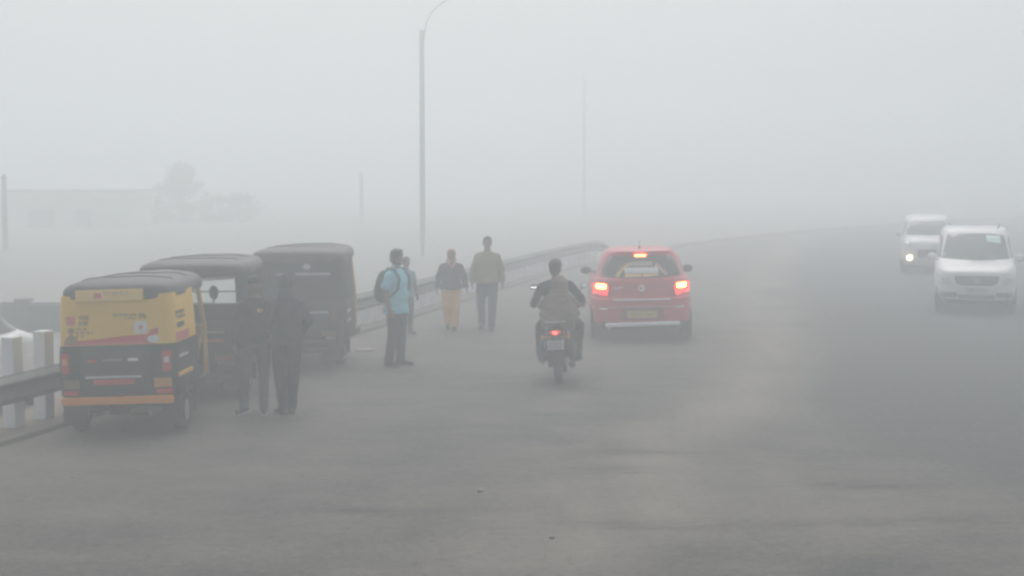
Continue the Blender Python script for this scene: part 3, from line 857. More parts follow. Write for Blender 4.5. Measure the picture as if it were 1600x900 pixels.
def rickshaw(loc, heading, label, style, L=2.45, H=1.66, hw=.64, lean=-2.0, zr=1.45):
    root = empty("auto_rickshaw", loc, heading, label=label, cat="auto rickshaw", group="auto rickshaws parked along the guardrail")
    root.rotation_euler.y = R(lean); root.location.z += .012
    yel = style == 'banner'
    # lower tub
    lv = [(.40, .02, .03), (.44, 0, .0), (.60, 0, -.012), (.80, .0, -.012), (.94, .005, 0), (.97, .01, .01)]
    low = shell(lv, hw, .92, .12); t = bvh(low)
    low.build("rear_body", BLACKP, root)
    # canopy wall
    zs = [.97, 1.03, 1.10, 1.17, 1.25, 1.33, 1.42, 1.50] + ([1.56] if zr > 1.5 else [])
    lv2 = [(z, .012 + .02 * ((z - .97) / .53) ** 2, .012 + .03 * ((z - .97) / .53)) for z in zs]
    hole = (-.50, 1.17, .57, 1.50) if style == 'window' else None
    up = shell(lv2, hw, .92, .14, hole); t2 = bvh(up)
    canopy = up.build("canopy_back", ADYEL if yel else mat("canopy_black", (.014, .015, .017), .7, bump=.3, spec=.2), root)
    # roof: rounded vinyl top, narrows to the windscreen
    rk = []
    y1 = L - .42
    for z, ins in ((1.45, .022), (1.47, .006), (1.52, .004), (1.58, .012), (1.63, .035), (1.67, .075), (1.70, .13), (1.725, .22), (1.74, .34), (1.747, .48)):
        zz = zr + (z - 1.45) * (H - zr) / .297; ring = []
        for k in range(60):
            tt = 2 * PI * k / 60; c, s_ = math.cos(tt), math.sin(tt); n_ = 6.5 if ins < .2 else 4
            cy, ly = y1 / 2, y1 / 2 - ins * .9
            y = cy + ly * math.copysign(abs(s_) ** (2 / n_), s_) + .012
            wx = (hw - ins) * lerp(1.0, .80, max(0, y / y1) ** 1.5)
            x = wx * math.copysign(abs(c) ** (2 / n_), c)
            ring.append(Vector((x, y, zz + .012 * noise.noise(Vector((x * 4, y * 4, 1))))))
        rk.append(ring)
    roof = MB().loft(rk); t3 = bvh(roof)
    rf_ = roof.build("roof", VINYL, root)
    # seams/bows of the vinyl roof
    for yy in (.55, 1.15):
        a = MB(); pts = []
        for k in range(21):
            x = -.5 + 1.0 * k / 20; h = t3.ray_cast(Vector((x, yy, 5)), Vector((0, 0, -1)))[0]
            if h: pts.append(h + Vector((0, 0, .002)))
        a.tube(pts, .010, 6); a.build("roof_bow", VINYL, rf_)
    # bumper bar and floor
    a = MB(); a.box((0, -.025, .385), (1.20, .05, .085)); a.build("bumper", ORANGE if yel else PLASTIC, root, bevel=.012)
    a = MB(); a.box((0, L * .42, .34), (1.0, L * .72, .07)); a.build("floor_pan", PLASTIC, root, smooth=False, bevel=.01)
    # engine, axle and silencer below
    a = MB(); a.box((.05, .38, .28), (.42, .36, .16)); a.cap((-.45, .45, .24), .035, (.45, .45, .24), .035); a.build("engine", PLASTIC, root, bevel=.03)
    a = MB(); a.cap((.12, .10, .25), .05, (.42, .10, .27), .05); a.tube([(.30, .10, .24), (.34, -.03, .22)], .02, 8); a.build("silencer", mat("silencer_rust", (.16, .12, .10), .8), root)
    for s in (-1, 1):
        a = MB(); rings = []
        for k in range(11):
            an = R(-25 + 230 * k / 10); cy, cz, rr = .45, .24, .27
            p = (cy + rr * math.cos(an), cz + rr * math.sin(an) + .03)
            rings.append([Vector((s * .40, p[0], p[1])), Vector((s * .655, p[0], p[1])), Vector((s * .655, p[0], p[1] + .018)), Vector((s * .40, p[0], p[1] + .018))])
        a.loft(rings); a.build("mudguard", BLACKP, root, smooth=False)
        a = MB(); a.box((s * .485, .075, .245), (.27, .014, .27)); a.build("mud_flap", mat("flap_rubber", (.03, .028, .027), .8, dirt=.2), root, smooth=False, bevel=.004)
        wheel(root, (s * .555, .45, .20), .20, .13, GREYHUB if (style == 'window' and s == 1) else STEEL, disc=.58)
    wheel(root, (0, L - .32, .20), .20, .11, STEEL, disc=.58)
    # tail lamps
    for s in (-1, 1):
        x0, x1 = sorted((s * .50, s * .59))
        o = patch(MB(), t, rrect(x0, .68, x1, .90, .02), 'rear', .022).build("tail_light", REDREF if yel else mat("dull_red", (.12, .02, .02), .4), root)
        xc = (x0 + x1) / 2
        a = MB(); patch(a, t, rrect(xc - .025, .775, xc + .025, .84, .015), 'rear', .030); a.build("indicator_lens", WHITEREF if (s == 1 and yel) else AMBER if yel else OLIVEREF, o)
    if yel:
        for s in (-1, 1):
            x0, x1 = sorted((s * .40, s * .585))
            patch(MB(), t, rrect(x0, .515, x1, .615, .012), 'rear', .016).build("reflector_plate", AMBER if s == 1 else OLIVEREF, root)
            x0, x1 = sorted((s * .42, s * .59))
            patch(MB(), t, rrect(x0, .445, x1, .50, .008), 'rear', .02).build("red_reflector", REDREF, root)
        patch(MB(), t, rrect(-.30, .795, -.20, .825, .008), 'rear', .012).build("small_reflector", REDREF, root)
        patch(MB(), t, rrect(.13, .800, .24, .832, .008), 'rear', .012).build("small_reflector", WHITEREF, root)
        patch(MB(), t, rrect(-.14, .806, .07, .822, .004), 'rear', .010).build("panel_badge", STEEL, root)
        patch(MB(), t, rrect(-.33, .625, .27, .648, .006), 'rear', .026).build("chrome_strip", SILVER, root)
        patch(MB(), t, rrect(-.25, .555, .19, .612, .006), 'rear', .016).build("number_plate", REDPLATE, root)
        patch(MB(), t, rrect(-.37, .49, .37, .97, .02), 'rear', .004, .06).build("engine_door", mat("engine_door_black", (.018, .02, .021), .5, dirt=.1), root)
        # printed banner
        low_ = [(-.60, .972), (.60, .972), (.60, 1.0)]
        band = [(-.60, .975), (.42, .975), (.42, 1.075), (.10, 1.068), (-.15, 1.04), (-.35, 1.025), (-.60, 1.02)]
        patch(MB(), t2, band, 'rear', .003, .05, .004).build("banner_band", ADRED, canopy)
        patch(MB(), t2, [(-.45, .98), (.30, .98), (.30, 1.0), (-.45, 1.0)], 'rear', .005, .06, .003).build("band_writing", ADPINK, canopy)
        patch(MB(), t2, [(.34, 1.07), (.46, 1.075), (.46, 1.14), (.38, 1.125)], 'rear', .003, .05, .004).build("band_corner", ADRED, canopy)
        patch(MB(), t2, [(.405 + .065 * math.cos(2 * PI * k / 18), 1.025 + .042 * math.sin(2 * PI * k / 18)) for k in range(18)], 'rear', .007, .04, .004).build("white_roundel", ADWHITE, canopy)
        patch(MB(), t2, rrect(.205, 1.085, .345, 1.215, .008), 'rear', .006, .05, .004).build("white_sticker", ADWHITE, canopy)
        patch(MB(), t2, rrect(.255, 1.135, .295, 1.172, .012), 'rear', .009, .05, .004).build("sticker_dot", ADPINK, canopy)
        patch(MB(), t2, rrect(-.525, 1.19, -.43, 1.285, .02), 'rear', .006, .05, .004).build("pink_badge", ADPINK, canopy)
        fig = [(-.55, .985), (-.40, .985), (-.405, 1.04), (-.435, 1.075), (-.455, 1.085), (-.455, 1.10), (-.438, 1.125), (-.44, 1.15), (-.46, 1.165), (-.485, 1.165), (-.503, 1.15), (-.503, 1.12), (-.488, 1.10), (-.49, 1.085), (-.515, 1.07), (-.54, 1.04)]
        patch(MB(), t2, fig, 'rear', .006, .04, .004).build("portrait_print", ADBROWN, canopy)
        rnd = random.Random(4)
        a = MB()
        script_marks(a, t2, -.385, -.275, 1.262, .045, rnd=rnd); script_marks(a, t2, -.385, -.285, 1.205, .042, rnd=rnd)
        script_marks(a, t2, .0 - .02, .34, 1.28, .03, rnd=rnd); script_marks(a, t2, .10, .22, 1.245, .02, rnd=rnd); script_marks(a, t2, .26, .34, 1.25, .035, rnd=rnd)
        script_marks(a, t2, -.42, -.30, 1.145, .022, rnd=rnd); script_marks(a, t2, -.42, -.24, 1.105, .026, rnd=rnd); script_marks(a, t2, -.42, -.33, 1.07, .022, rnd=rnd)
        a.build("banner_writing", ADINK, canopy)['kind'] = "stuff"
        # side of the banner
        patch(MB(), t2, rrect(.12, .98, .62, 1.075, .01), 'right', .004, .06, .004).build("side_band", ADPINK, canopy)
        a = MB(); patch(a, t2, rrect(.16, 1.12, .44, 1.175, .01), 'right', .005, .06, .004); a.build("side_print", ADDARK, canopy)
        a = MB(); script_marks(a, t2, .14, .50, 1.28, .04, 'right', rnd=rnd); script_marks(a, t2, .14, .50, 1.23, .03, 'right', rnd=rnd); a.build("side_writing", ADINK, canopy)
        # raised tab on the rear of the roof
        a = MB(); P = [];
        for x in [-.40 + .72 * k / 8 for k in range(9)]:
            P.append([Vector((x, .02, 1.43)), Vector((x, -.008, 1.44)), Vector((x, -.012, 1.50)), Vector((x, .004, 1.565)), Vector((x, .03, 1.563)), Vector((x, .05, 1.43))])
        a.loft(P); tb = a.build("roof_tab", ADYEL2, root); tt = bvh(a)
        patch(MB(), tt, rrect(-.20, 1.475, -.12, 1.53, .008), 'rear', .004, .05, .003).build("tab_badge", ADPINK, tb)
        a = MB(); script_marks(a, tt, -.10, .17, 1.515, .04, rnd=rnd); a.build("tab_writing", mat("tab_ink", (.45, .32, .14), .5), tb)
        # yellow fender strip and pillar
        a = MB(); a.box((hw + .006, .34, .63), (.03, .56, .045)); a.build("fender_strip", YELLOW, root, bevel=.008)
        a = MB(); a.box((hw + .008, .30, .82), (.016, .34, .03)); a.build("side_chrome", SILVER, root, bevel=.004)
    else:
        if style == 'window':
            patch(MB(), t, rrect(-.02, .815, .40, .838, .006), 'rear', .014).build("grey_strip", STEEL, root)
            patch(MB(), t, rrect(.08, .705, .38, .745, .008), 'rear', .014).build("red_strip", mat("faded_red", (.42, .12, .08), .5), root)
            patch(MB(), t, rrect(.28, .47, .52, .55, .01), 'rear', .016).build("red_reflector", mat("faded_red_reflector", (.26, .07, .05), .5), root)
            patch(MB(), t, rrect(.31, .42, .52, .465, .01), 'rear', .016).build("number_plate", mat("grey_plate", (.22, .23, .23), .6), root)
            # frame and a bar across the rear window opening
            a = MB(); a.tube([(-.50, .035, 1.33), (.57, .035, 1.325)], .009, 6); a.build("window_bar", PLASTIC, root)
            a = MB(); a.tube([(-.50, .03, 1.17), (.57, .03, 1.17), (.57, .05, 1.51), (-.50, .05, 1.51), (-.50, .03, 1.17)], .012, 6); a.build("window_frame", VINYL, root)
            a = MB(); a.box((.03, .07, 1.475), (.98, .012, .05), Matrix.Rotation(R(-3), 3, 'Y')); a.build("window_blind", mat("pale_strip", (.55, .57, .55), .7), root, smooth=False)
        else:
            patch(MB(), t2, rrect(.0, 1.335, .50, 1.368, .01), 'rear', .012).build("silver_strip", SILVER, root)
            patch(MB(), t2, rrect(-.28, 1.33, -.14, 1.37, .01), 'rear', .012).build("silver_strip", SILVER, root)
            a = MB(); patch(a, t2, [(.16 + .055 * math.cos(2 * PI * k / 16), 1.455 + .04 * math.sin(2 * PI * k / 16)) for k in range(16)], 'rear', .02); a.build("roof_sticker", mat("sticker_pale", (.6, .6, .56), .6), root)
            patch(MB(), t, rrect(.20, .79, .47, .822, .008), 'rear', .014).build("silver_strip", SILVER, root)
            patch(MB(), t, rrect(-.44, .80, -.30, .83, .008), 'rear', .014).build("silver_strip", SILVER, root)
            patch(MB(), t, rrect(.42, .42, .56, .455, .008), 'rear', .016).build("small_plate", mat("pale_plate", (.5, .5, .46), .6), root)
            patch(MB(), t, rrect(.36, .47, .56, .54, .012), 'rear', .014).build("reflector_plate", OLIVEREF, root)
            a = MB(); patch(a, t, rrect(.12, .79, .42, .825, .006), 'right', .012); patch(a, t, rrect(.12, .66, .42, .69, .006), 'right', .012); a.build("side_chrome", SILVER, root)
    # side pillars, door bar, seats
    for s in (-1, 1):
        a = MB(); a.tube([(s * (hw - .03), .93, .42), (s * (hw - .04), .93, 1.0), (s * (hw - .085), .93, 1.52)], .022, 8); a.build("door_pillar", YELLOW if yel else BLACKP, root)
        fx = s * hw * .80
        a = MB(); a.tube([(fx, L - .66, .42), (fx, L - .62, .95), (fx * .94, L - .78, 1.54)], .026, 8); a.build("front_pillar", YELLOW if yel or style == 'plain' else BLACKP, root)
        a = MB(); a.box((s * (hw - .04), 1.22, .42), (.05, .62, .10)); a.build("side_sill", BLACKP, root, bevel=.012)
        # flexible mirror
        if style == 'plain' and s == 1: continue
        a = MB(); a.tube([(fx, L - .62, 1.10), (fx + s * .10, L - .60, 1.22), (fx + s * .13, L - .62, 1.30)], .008, 6)
        a.ell((fx + s * .13, L - .63, 1.37), (.055, .02, .085)); a.build("side_mirror", PLASTIC, root)
    a = MB(); a.box((0, .60, .66), (1.08, .45, .14)); a.build("passenger_seat", VINYL, root, bevel=.03)
    a = MB(); a.box((0, .34, .90), (1.08, .10, .36)); a.build("seat_back", VINYL, root, bevel=.03)
    a = MB(); a.box((0, 1.22, .62), (.62, .34, .12)); a.build("driver_seat", VINYL, root, bevel=.03)
    # front cowl
    ck = []
    for z, ww, yf in ((.34, .30, L - .16), (.42, .36, L - .08), (.60, .42, L - .04), (.80, .46, L - .14), (.96, .50, L - .36), (1.0, .50, L - .46)):
        ring = []
        for k in range(15):
            u = -1 + 2 * k / 14; ring.append(Vector((ww * u, yf - (yf - (L - .62)) * abs(u) ** 2.5, z)))
        ck.append(ring)
    mb = MB().loft(ck, cap=False, closed=False); co = mb.build("front_cowl", YELLOW if yel else BLACKP, root)
    so = co.modifiers.new("s", 'SOLIDIFY'); so.thickness = .02
    a = MB(); a.add([Vector(p) for p in ((-.47, L - .60, 1.0), (.47, L - .60, 1.0), (.44, L - .78, 1.50), (-.44, L - .78, 1.50), (-.47, L - .61, 1.0), (.47, L - .61, 1.0), (.44, L - .79, 1.50), (-.44, L - .79, 1.50))],
                    [(0, 1, 2, 3), (7, 6, 5, 4), (0, 4, 5, 1), (1, 5, 6, 2), (2, 6, 7, 3), (3, 7, 4, 0)])
    gm = mat("clear_windscreen", (.9, .95, .95), .02, trans=1.0, var=0); gm.node_tree.nodes["Principled BSDF"].inputs['IOR'].default_value = 1.02
    a.build("windscreen", gm, root, smooth=False)
    a = MB(); a.lathe([(0, .005), (0, .07), (.05, .06), (.05, .005)], (0, L - .07, .72), 'y', 20); a.build("headlight", CLEAR, root)
    a = MB(); a.tube([(-.32, L - .72, 1.0), (0, L - .62, .96), (.32, L - .72, 1.0)], .014, 8); a.cap((0, L - .60, .96), .03, (0, L - .42, .5), .03); a.build("handlebar", PLASTIC, root)
    return root

rickshaw((-4.16, 16.15, 0), 2.5, "yellow-backed auto rickshaw with printed banner, nearest and leftmost of the three", 'banner', L=2.42)
rickshaw((-3.93, 18.82, 0), 0.5, "black auto rickshaw with open rear window, middle of the three", 'window', L=2.50, H=1.71, hw=.72, lean=-.8, zr=1.53)
rickshaw((-3.06, 21.75, 0), 2.5, "black auto rickshaw with silver strips on its back, farthest of the three", 'plain', L=2.50, H=1.72, hw=.71, lean=-.8, zr=1.52)

# ------------------------------------------------------------------ people
BLOC = None
def remeshed(mb, name, m, parent, voxel, wrinkle=0.0, seed=0, smooth_it=2):
    me = bpy.data.meshes.new(name); me.from_pydata([tuple(p) for p in mb.v], [], mb.f)
    bm = bmesh.new(); bm.from_mesh(me); bmesh.ops.recalc_face_normals(bm, faces=bm.faces); bm.to_mesh(me); bm.free()
    o = bpy.data.objects.new(name, me); COL.objects.link(o)
    r = o.modifiers.new("r", 'REMESH'); r.mode = 'VOXEL'; r.voxel_size = voxel
    if smooth_it:
        s = o.modifiers.new("s", 'SMOOTH'); s.factor = 0.5; s.iterations = smooth_it
    dg = bpy.context.evaluated_depsgraph_get()
    nm = bpy.data.meshes.new_from_object(o.evaluated_get(dg))
    bpy.data.objects.remove(o); bpy.data.meshes.remove(me)
    if wrinkle:
        src = [(v.co.copy(), v.normal.copy()) for v in nm.vertices]; flat = []
        for p, nr in src:
            q = Vector((p.x * 7, p.y * 7, p.z * 11 + seed))
            d = noise.noise(q) + 0.5 * noise.noise(q * 2.3)
            flat += tuple(p + nr * d * wrinkle)
        nm.vertices.foreach_set('co', flat); nm.update()
    for p in nm.polygons: p.use_smooth = True
    nm.materials.clear(); nm.materials.append(m)
    o = bpy.data.objects.new(name, nm); COL.objects.link(o); o.parent = parent
    return o

def spine_rings(J, prof, grow=0.0, lift=0.0):
    P, C, Nk = Vector(J['pelvis']), Vector(J['chest']), Vector(J['neck'])
    sh_ = (Vector(J['sh_r']) - Vector(J['sh_l'])).normalized(); hp = (Vector(J['hip_r']) - Vector(J['hip_l'])).normalized()
    rings = []
    for t, wx, wy in prof:
        if t < .55: c = P.lerp(C, t / .55); tg = (C - P)
        else: c = C.lerp(Nk, (t - .55) / .45); tg = (Nk - C)
        tg = ((C - P).normalized() * max(0, 1 - t) + (Nk - C).normalized() * max(0, t)).normalized()
        lat = hp.lerp(sh_, min(1, max(0, t))).normalized(); lat = (lat - tg * lat.dot(tg)).normalized(); fw = tg.cross(lat) * -1
        ring = [];
        for k in range(20):
            a = 2 * PI * k / 20; ca, sa = math.cos(a), math.sin(a)
            ring.append(c + lat * (wx + grow) * math.copysign(abs(ca) ** .85, ca) + fw * (wy + grow) * math.copysign(abs(sa) ** .85, sa))
        rings.append(ring)
    return rings
TORSO = [(-.16, .10, .08), (-.08, .150, .105), (0, .163, .115), (.15, .155, .11), (.33, .145, .105), (.5, .155, .115), (.66, .165, .122), (.76, .155, .110), (.87, .120, .095), (.95, .098, .078), (1.0, .070, .064), (1.06, .055, .055)]

def hand(mb, wrist, d, palmn, s=1.0, curl=.35, spread=1, k=1.0):
    """palm, four fingers with bends, thumb from the side"""
    d = d.normalized(); palmn = (palmn - d * palmn.dot(d)).normalized(); lat = d.cross(palmn) * s
    for a in (-1, 0, 1): mb.cap(wrist + lat * a * .018 * k, .017 * k, wrist + d * .085 * k + lat * a * .026 * k, .014 * k, 8)
    for i, (off, ln) in enumerate(((-.033, .060), (-.011, .074), (.011, .078), (.033, .070))):
        p = wrist + d * .085 * k + lat * off * k; dd = d.copy()
        for sgm, rr in ((.42, .0095), (.32, .0088), (.26, .0078)):
            ax = curl * (1 if sgm == .42 else 1.2)
            dd = (dd * math.cos(ax) + palmn * math.sin(ax)); up = dd.normalized()
            q = p + up * ln * sgm * k; mb.cap(p, rr * k, q, rr * .92 * k, 7); p = q
            palmn_ = palmn
    b = wrist + d * .03 * k + lat * .028 * k
    t1 = b + (d * .6 + lat * .7 + palmn * .3).normalized() * .04 * k; t2 = t1 + (d * .9 + lat * .2 + palmn * .4).normalized() * .032 * k
    mb.cap(b, .012 * k, t1, .0105 * k, 7); mb.cap(t1, .0105 * k, t2, .009 * k, 7)

def person(loc, heading, H, label, pose=None, top=None, bottom=None, sleeves='long', shoes=None, hair='short', headturn=0, headtilt=0,
           cat="person", group=None, belly=0.0, hood=None, beard=False, trouser_w=1.0, top_grow=.014, hem=-.20, extra=None, grip=False, root_rot=None, headmat=None, build=1.0, barefoot=False):
    k = H / 1.70
    J = dict(pelvis=(0, 0, .93), chest=(0, .005, 1.20), neck=(0, -.01, 1.435), head=(0, .015, 1.585),
             sh_r=(.162, -.01, 1.335), sh_l=(-.162, -.01, 1.335), el_r=(.235, -.035, 1.12), el_l=(-.235, -.035, 1.12), wr_r=(.25, .03, .88), wr_l=(-.25, .03, .88),
             hip_r=(.088, 0, .91), hip_l=(-.088, 0, .91), kn_r=(.10, .015, .49), kn_l=(-.10, .015, .49), an_r=(.105, -.02, .085), an_l=(-.105, -.02, .085),
             toe_r=(.13, .15, .03), toe_l=(-.13, .15, .03))
    if pose: J.update(pose)
    J = {a: Vector(b) for a, b in J.items()}
    root = empty("person", loc, heading, (-2.5 if loc is BLOC else 0), label=label, cat=cat, group=group)
    root.scale = (k * build, k * build, k)
    b = MB()
    b.loft(spine_rings(J, TORSO))
    if belly: b.ell(J['pelvis'].lerp(J['chest'], .45) + Vector((0, .05, 0)), (.14, .11, .14))
    hd, nk = J['head'], J['neck']
    hr = Matrix.Rotation(R(-headturn), 3, 'Z') @ Matrix.Rotation(R(headtilt), 3, 'X')
    b.cap(nk - Vector((0, 0, .02)), .056, hd + hr @ Vector((0, -.015, -.06)), .050)
    b.ell(hd + hr @ Vector((0, -.012, .025)), (.074, .092, .092), hr); b.ell(hd + hr @ Vector((0, .022, -.03)), (.060, .068, .085), hr)
    b.ell(hd + hr @ Vector((0, .062, -.088)), (.026, .022, .020), hr)
    b.cap(hd + hr @ Vector((0, .085, .015)), .010, hd + hr @ Vector((0, .104, -.022)), .015, 8)
    b.ell(hd + hr @ Vector((0, .084, -.055)), (.024, .010, .009), hr)
    for s in (-1, 1):
        b.ell(hd + hr @ Vector((s * .076, -.008, -.002)), (.010, .020, .032), hr)
        b.ell(hd + hr @ Vector((s * .030, .078, .028)), (.024, .010, .008), hr)
        b.ell(hd + hr @ Vector((s * .040, .058, -.022)), (.024, .020, .020), hr)
    for s, n_ in ((1, 'r'), (-1, 'l')):
        sh_, el, wr = J['sh_' + n_], J['el_' + n_], J['wr_' + n_]
        b.cap(J['neck'] + Vector((s * .03, 0, -.035)), .045, sh_, .054); b.cap(sh_, .054, el, .040); b.cap(el, .040, el.lerp(wr, .35), .039); b.cap(el.lerp(wr, .35), .039, wr, .025)
        d = (wr - el).normalized()
        if grip: hand(b, wr, (d + Vector((0, .2, -.1))).normalized(), Vector((0, -.2, -1)), -s, .95)
        else: hand(b, wr, d, Vector((-s, .15, 0)), s, .32)
        hp, kn, an, to = J['hip_' + n_], J['kn_' + n_], J['an_' + n_], J['toe_' + n_]
        b.cap(hp, .088, kn, .055); b.cap(kn, .055, kn.lerp(an, .3), .056); b.cap(kn.lerp(an, .3), .056, an, .034)
        b.cap(an, .036, an.lerp(to, .0) + (to - an) * .15 - Vector((0, 0, .02)), .038)
        b.cap(an + Vector((0, 0, -.045)) - (to - an).normalized() * .03, .034, to, .026)
    remeshed(b, "body", SKIN, root, .0065)
    # eyes and brows
    for s in (-1, 1):
        e = MB(); e.ell(hd + hr @ Vector((s * .030, .083, .012)), (.013, .006, .006), hr); e.build("eye", EYEM, root)
    # trousers
    if bottom:
        t = MB(); t.loft(spine_rings(J, [p for p in TORSO if p[0] < .2], .010))
        for n_ in 'rl':
            hp, kn, an = J['hip_' + n_], J['kn_' + n_], J['an_' + n_]
            q = trouser_w
            t.cap(hp, .100 * min(q, 1.1), kn, .070 * q); t.cap(kn, .070 * q, an + Vector((0, 0, .01)), .055 * q); 
            t.cap(kn.lerp(an, .9), .058 * q, an + Vector((0, 0, .005)), .060 * q)
        remeshed(t, "trousers", bottom, root, .011, .010, 3)
    if top:
        t = MB()
        prof = [(hem, .190, .140), (hem + .10, .186, .138)] + [p for p in TORSO if max(hem + .12, -.02) < p[0] < 1.03]
        t.loft(spine_rings(J, prof, top_grow))
        if belly: t.ell(J['pelvis'].lerp(J['chest'], .40) + Vector((0, .05, 0)), (.155, .125, .16))
        for s, n_ in ((1, 'r'), (-1, 'l')):
            sh_, el, wr = J['sh_' + n_], J['el_' + n_], J['wr_' + n_]
            gq = top_grow * .55
            t.cap(J['neck'] + Vector((s * .035, 0, -.04)), .048 + gq * .6, sh_, .056 + gq)
            if sleeves == 'long':
                t.cap(sh_, .056 + gq, el, .046 + gq); t.cap(el, .046 + gq, wr - (wr - el).normalized() * .02, .034 + gq)
            else:
                t.cap(sh_, .058 + gq, sh_.lerp(el, .72), .058 + gq)
        t.cap(J['neck'] - Vector((0, 0, .03)), .066 + top_grow * .3, J['neck'] + Vector((0, 0, .015)), .060)
        remeshed(t, "jacket" if sleeves == 'long' else "shirt", top, root, .011, .010, 9)
    # shoes
    for s, n_ in ((1, 'r'), (-1, 'l')):
        an, to = J['an_' + n_], J['toe_' + n_]; d = (to - an); d.z = 0; d.normalize()
        t = MB(); hb = an + Vector((0, 0, -.045)) - d * .045
        t.cap(hb, .042, an - Vector((0, 0, .04)) + d * .06, .043); t.cap(an - Vector((0, 0, .04)) + d * .06, .043, to + d * .01, .032)
        t.cap(an + Vector((0, 0, -.03)), .044, an + Vector((0, 0, .005)), .044)
        so_ = remeshed(t, "shoe", shoes or cloth("shoe_black", (.02, .02, .02)), root, .009)
        u = MB(); u.box((hb + to) / 2 + Vector((0, 0, -.028)), (.085, (to - hb).length + .07, .018), Matrix.Rotation(math.atan2(d.y, d.x) - PI / 2, 3, 'Z'))
        if not barefoot: u.build("sole", mat("sole_pale", (.45, .45, .45), .7) if shoes == WHITESOLE else PLASTIC, so_, bevel=.006)
    # hair
    if hair:
        t = MB()
        if hair == 'short':
            t.ell(hd + hr @ Vector((0, -.022, .045)), (.083, .096, .086), hr); t.ell(hd + hr @ Vector((0, -.050, -.010)), (.074, .060, .075), hr)
            t.ell(hd + hr @ Vector((0, .035, .095)), (.062, .045, .030), hr)
        elif hair == 'full':
            t.ell(hd + hr @ Vector((0, -.020, .050)), (.094, .104, .094), hr); t.ell(hd + hr @ Vector((0, -.055, -.010)), (.086, .062, .085), hr)
            t.ell(hd + hr @ Vector((0, .045, .105)), (.068, .045, .038), hr)
        remeshed(t, "hair", HAIRM, root, .009, .007, 5, 1)
    if beard:
        t = MB(); t.ell(hd + hr @ Vector((0, .055, -.075)), (.046, .036, .032), hr)
        for s in (-1, 1): t.cap(hd + hr @ Vector((s * .052, .035, -.065)), .016, hd + hr @ Vector((s * .068, .005, -.015)), .010, 8)
        t.cap(hd + hr @ Vector((-.02, .090, -.040)), .006, hd + hr @ Vector((.02, .090, -.040)), .006, 6)
        remeshed(t, "beard", HAIRM, root, .008, .003, 5, 1)
    if hood:
        t = MB(); t.ell(hd + hr @ Vector((0, -.022, .028)), (.096, .108, .110), hr)
        t.cap(hd + hr @ Vector((0, -.045, -.04)), .085, J['neck'] + Vector((0, -.03, .0)), .105)
        remeshed(t, "hood", hood, root, .010, .006, 2)
    if extra: extra(root, J)
    return root

WHITESOLE = cloth("shoe_dark_sport", (.035, .035, .04))
C_BLACKJ = cloth("jacket_charcoal", (.022, .023, .027)); C_BLACKJ2 = cloth("jacket_grey_black", (.032, .035, .040)); C_JEANG = cloth("jeans_grey", (.085, .095, .10))
C_BLACKT = cloth("trousers_black", (.012, .013, .015)); C_BLUE = cloth("shirt_sky_blue", (.26, .68, .80), .06); C_NAVYT = cloth("trousers_navy", (.035, .040, .055))
C_NAVYJ = cloth("jacket_navy", (.022, .028, .045)); C_ORANGE = cloth("trousers_orange", (.85, .46, .13), .08); C_SCARF = cloth("scarf_pink", (.50, .20, .17))
C_OLIVE = cloth("shirt_olive", (.26, .25, .14)); C_JEANB = cloth("jeans_blue", (.05, .075, .115)); C_BROWN = cloth("shawl_brown", (.20, .15, .125), .25)
C_RIDER = cloth("shirt_black", (.016, .017, .02)); C_GREENBAG = cloth("bag_green", (.018, .045, .042))

# 1 dark jacket, grey jeans, between rickshaws
def emblem(root, J):
    # printed mark on the chest
    a = MB(); a.ell(Vector((-.06, .139, 1.285)), (.045, .012, .032)); a.build("chest_print", mat("print_orange", (.40, .24, .10), .6), root)
    a = MB(); a.ell(Vector((-.045, .151, 1.285)), (.014, .006, .020)); a.build("chest_print", mat("print_white", (.75, .72, .68), .6), root)
    # cap
    t = MB(); t.ell(J['head'] + Vector((0, -.012, .055)), (.086, .100, .075)); t.ell(J['head'] + Vector((0, .095, .050)), (.058, .055, .010))
    remeshed(t, "cap", cloth("cap_dark", (.03, .03, .034)), root, .009)
person((-2.99, 17.82, 0), 172, 1.60, "man in dark jacket, cap and grey jeans, left of the pair near the rickshaws",
       pose=dict(an_r=(.15, -.03, .085), toe_r=(.22, .14, .03), kn_r=(.125, .03, .49), an_l=(-.09, .02, .085), toe_l=(-.10, .19, .03), el_l=(-.25, -.03, 1.13), wr_l=(-.20, .13, .98)),
       top=C_BLACKJ, bottom=C_JEANG, shoes=WHITESOLE, hair='short', extra=emblem, hem=-.22, top_grow=.024, group="pair of men talking by the rickshaws")
# 2 hooded
person((-2.62, 17.75, 0), -22, 1.62, "hooded man in charcoal jacket and black trousers, seen from behind, right of the pair",
       pose=dict(an_r=(.055, .0, .085), toe_r=(.10, .15, .03), kn_r=(.085, .02, .49), an_l=(-.055, -.02, .085), toe_l=(-.09, .13, .03), kn_l=(-.085, .015, .49), head=(0, .04, 1.575), headx=(0, 0, 0),
                 el_r=(.27, -.03, 1.14), wr_r=(.22, .12, .98), el_l=(-.27, -.03, 1.14), wr_l=(-.20, .13, .98)),
       top=C_BLACKJ2, bottom=C_BLACKT, shoes=cloth("sandal_brown", (.09, .06, .05)), hair=None, hood=cloth("hood_grey", (.06, .064, .07)), hem=-.14, top_grow=.032, trouser_w=1.12, group="pair of men talking by the rickshaws")
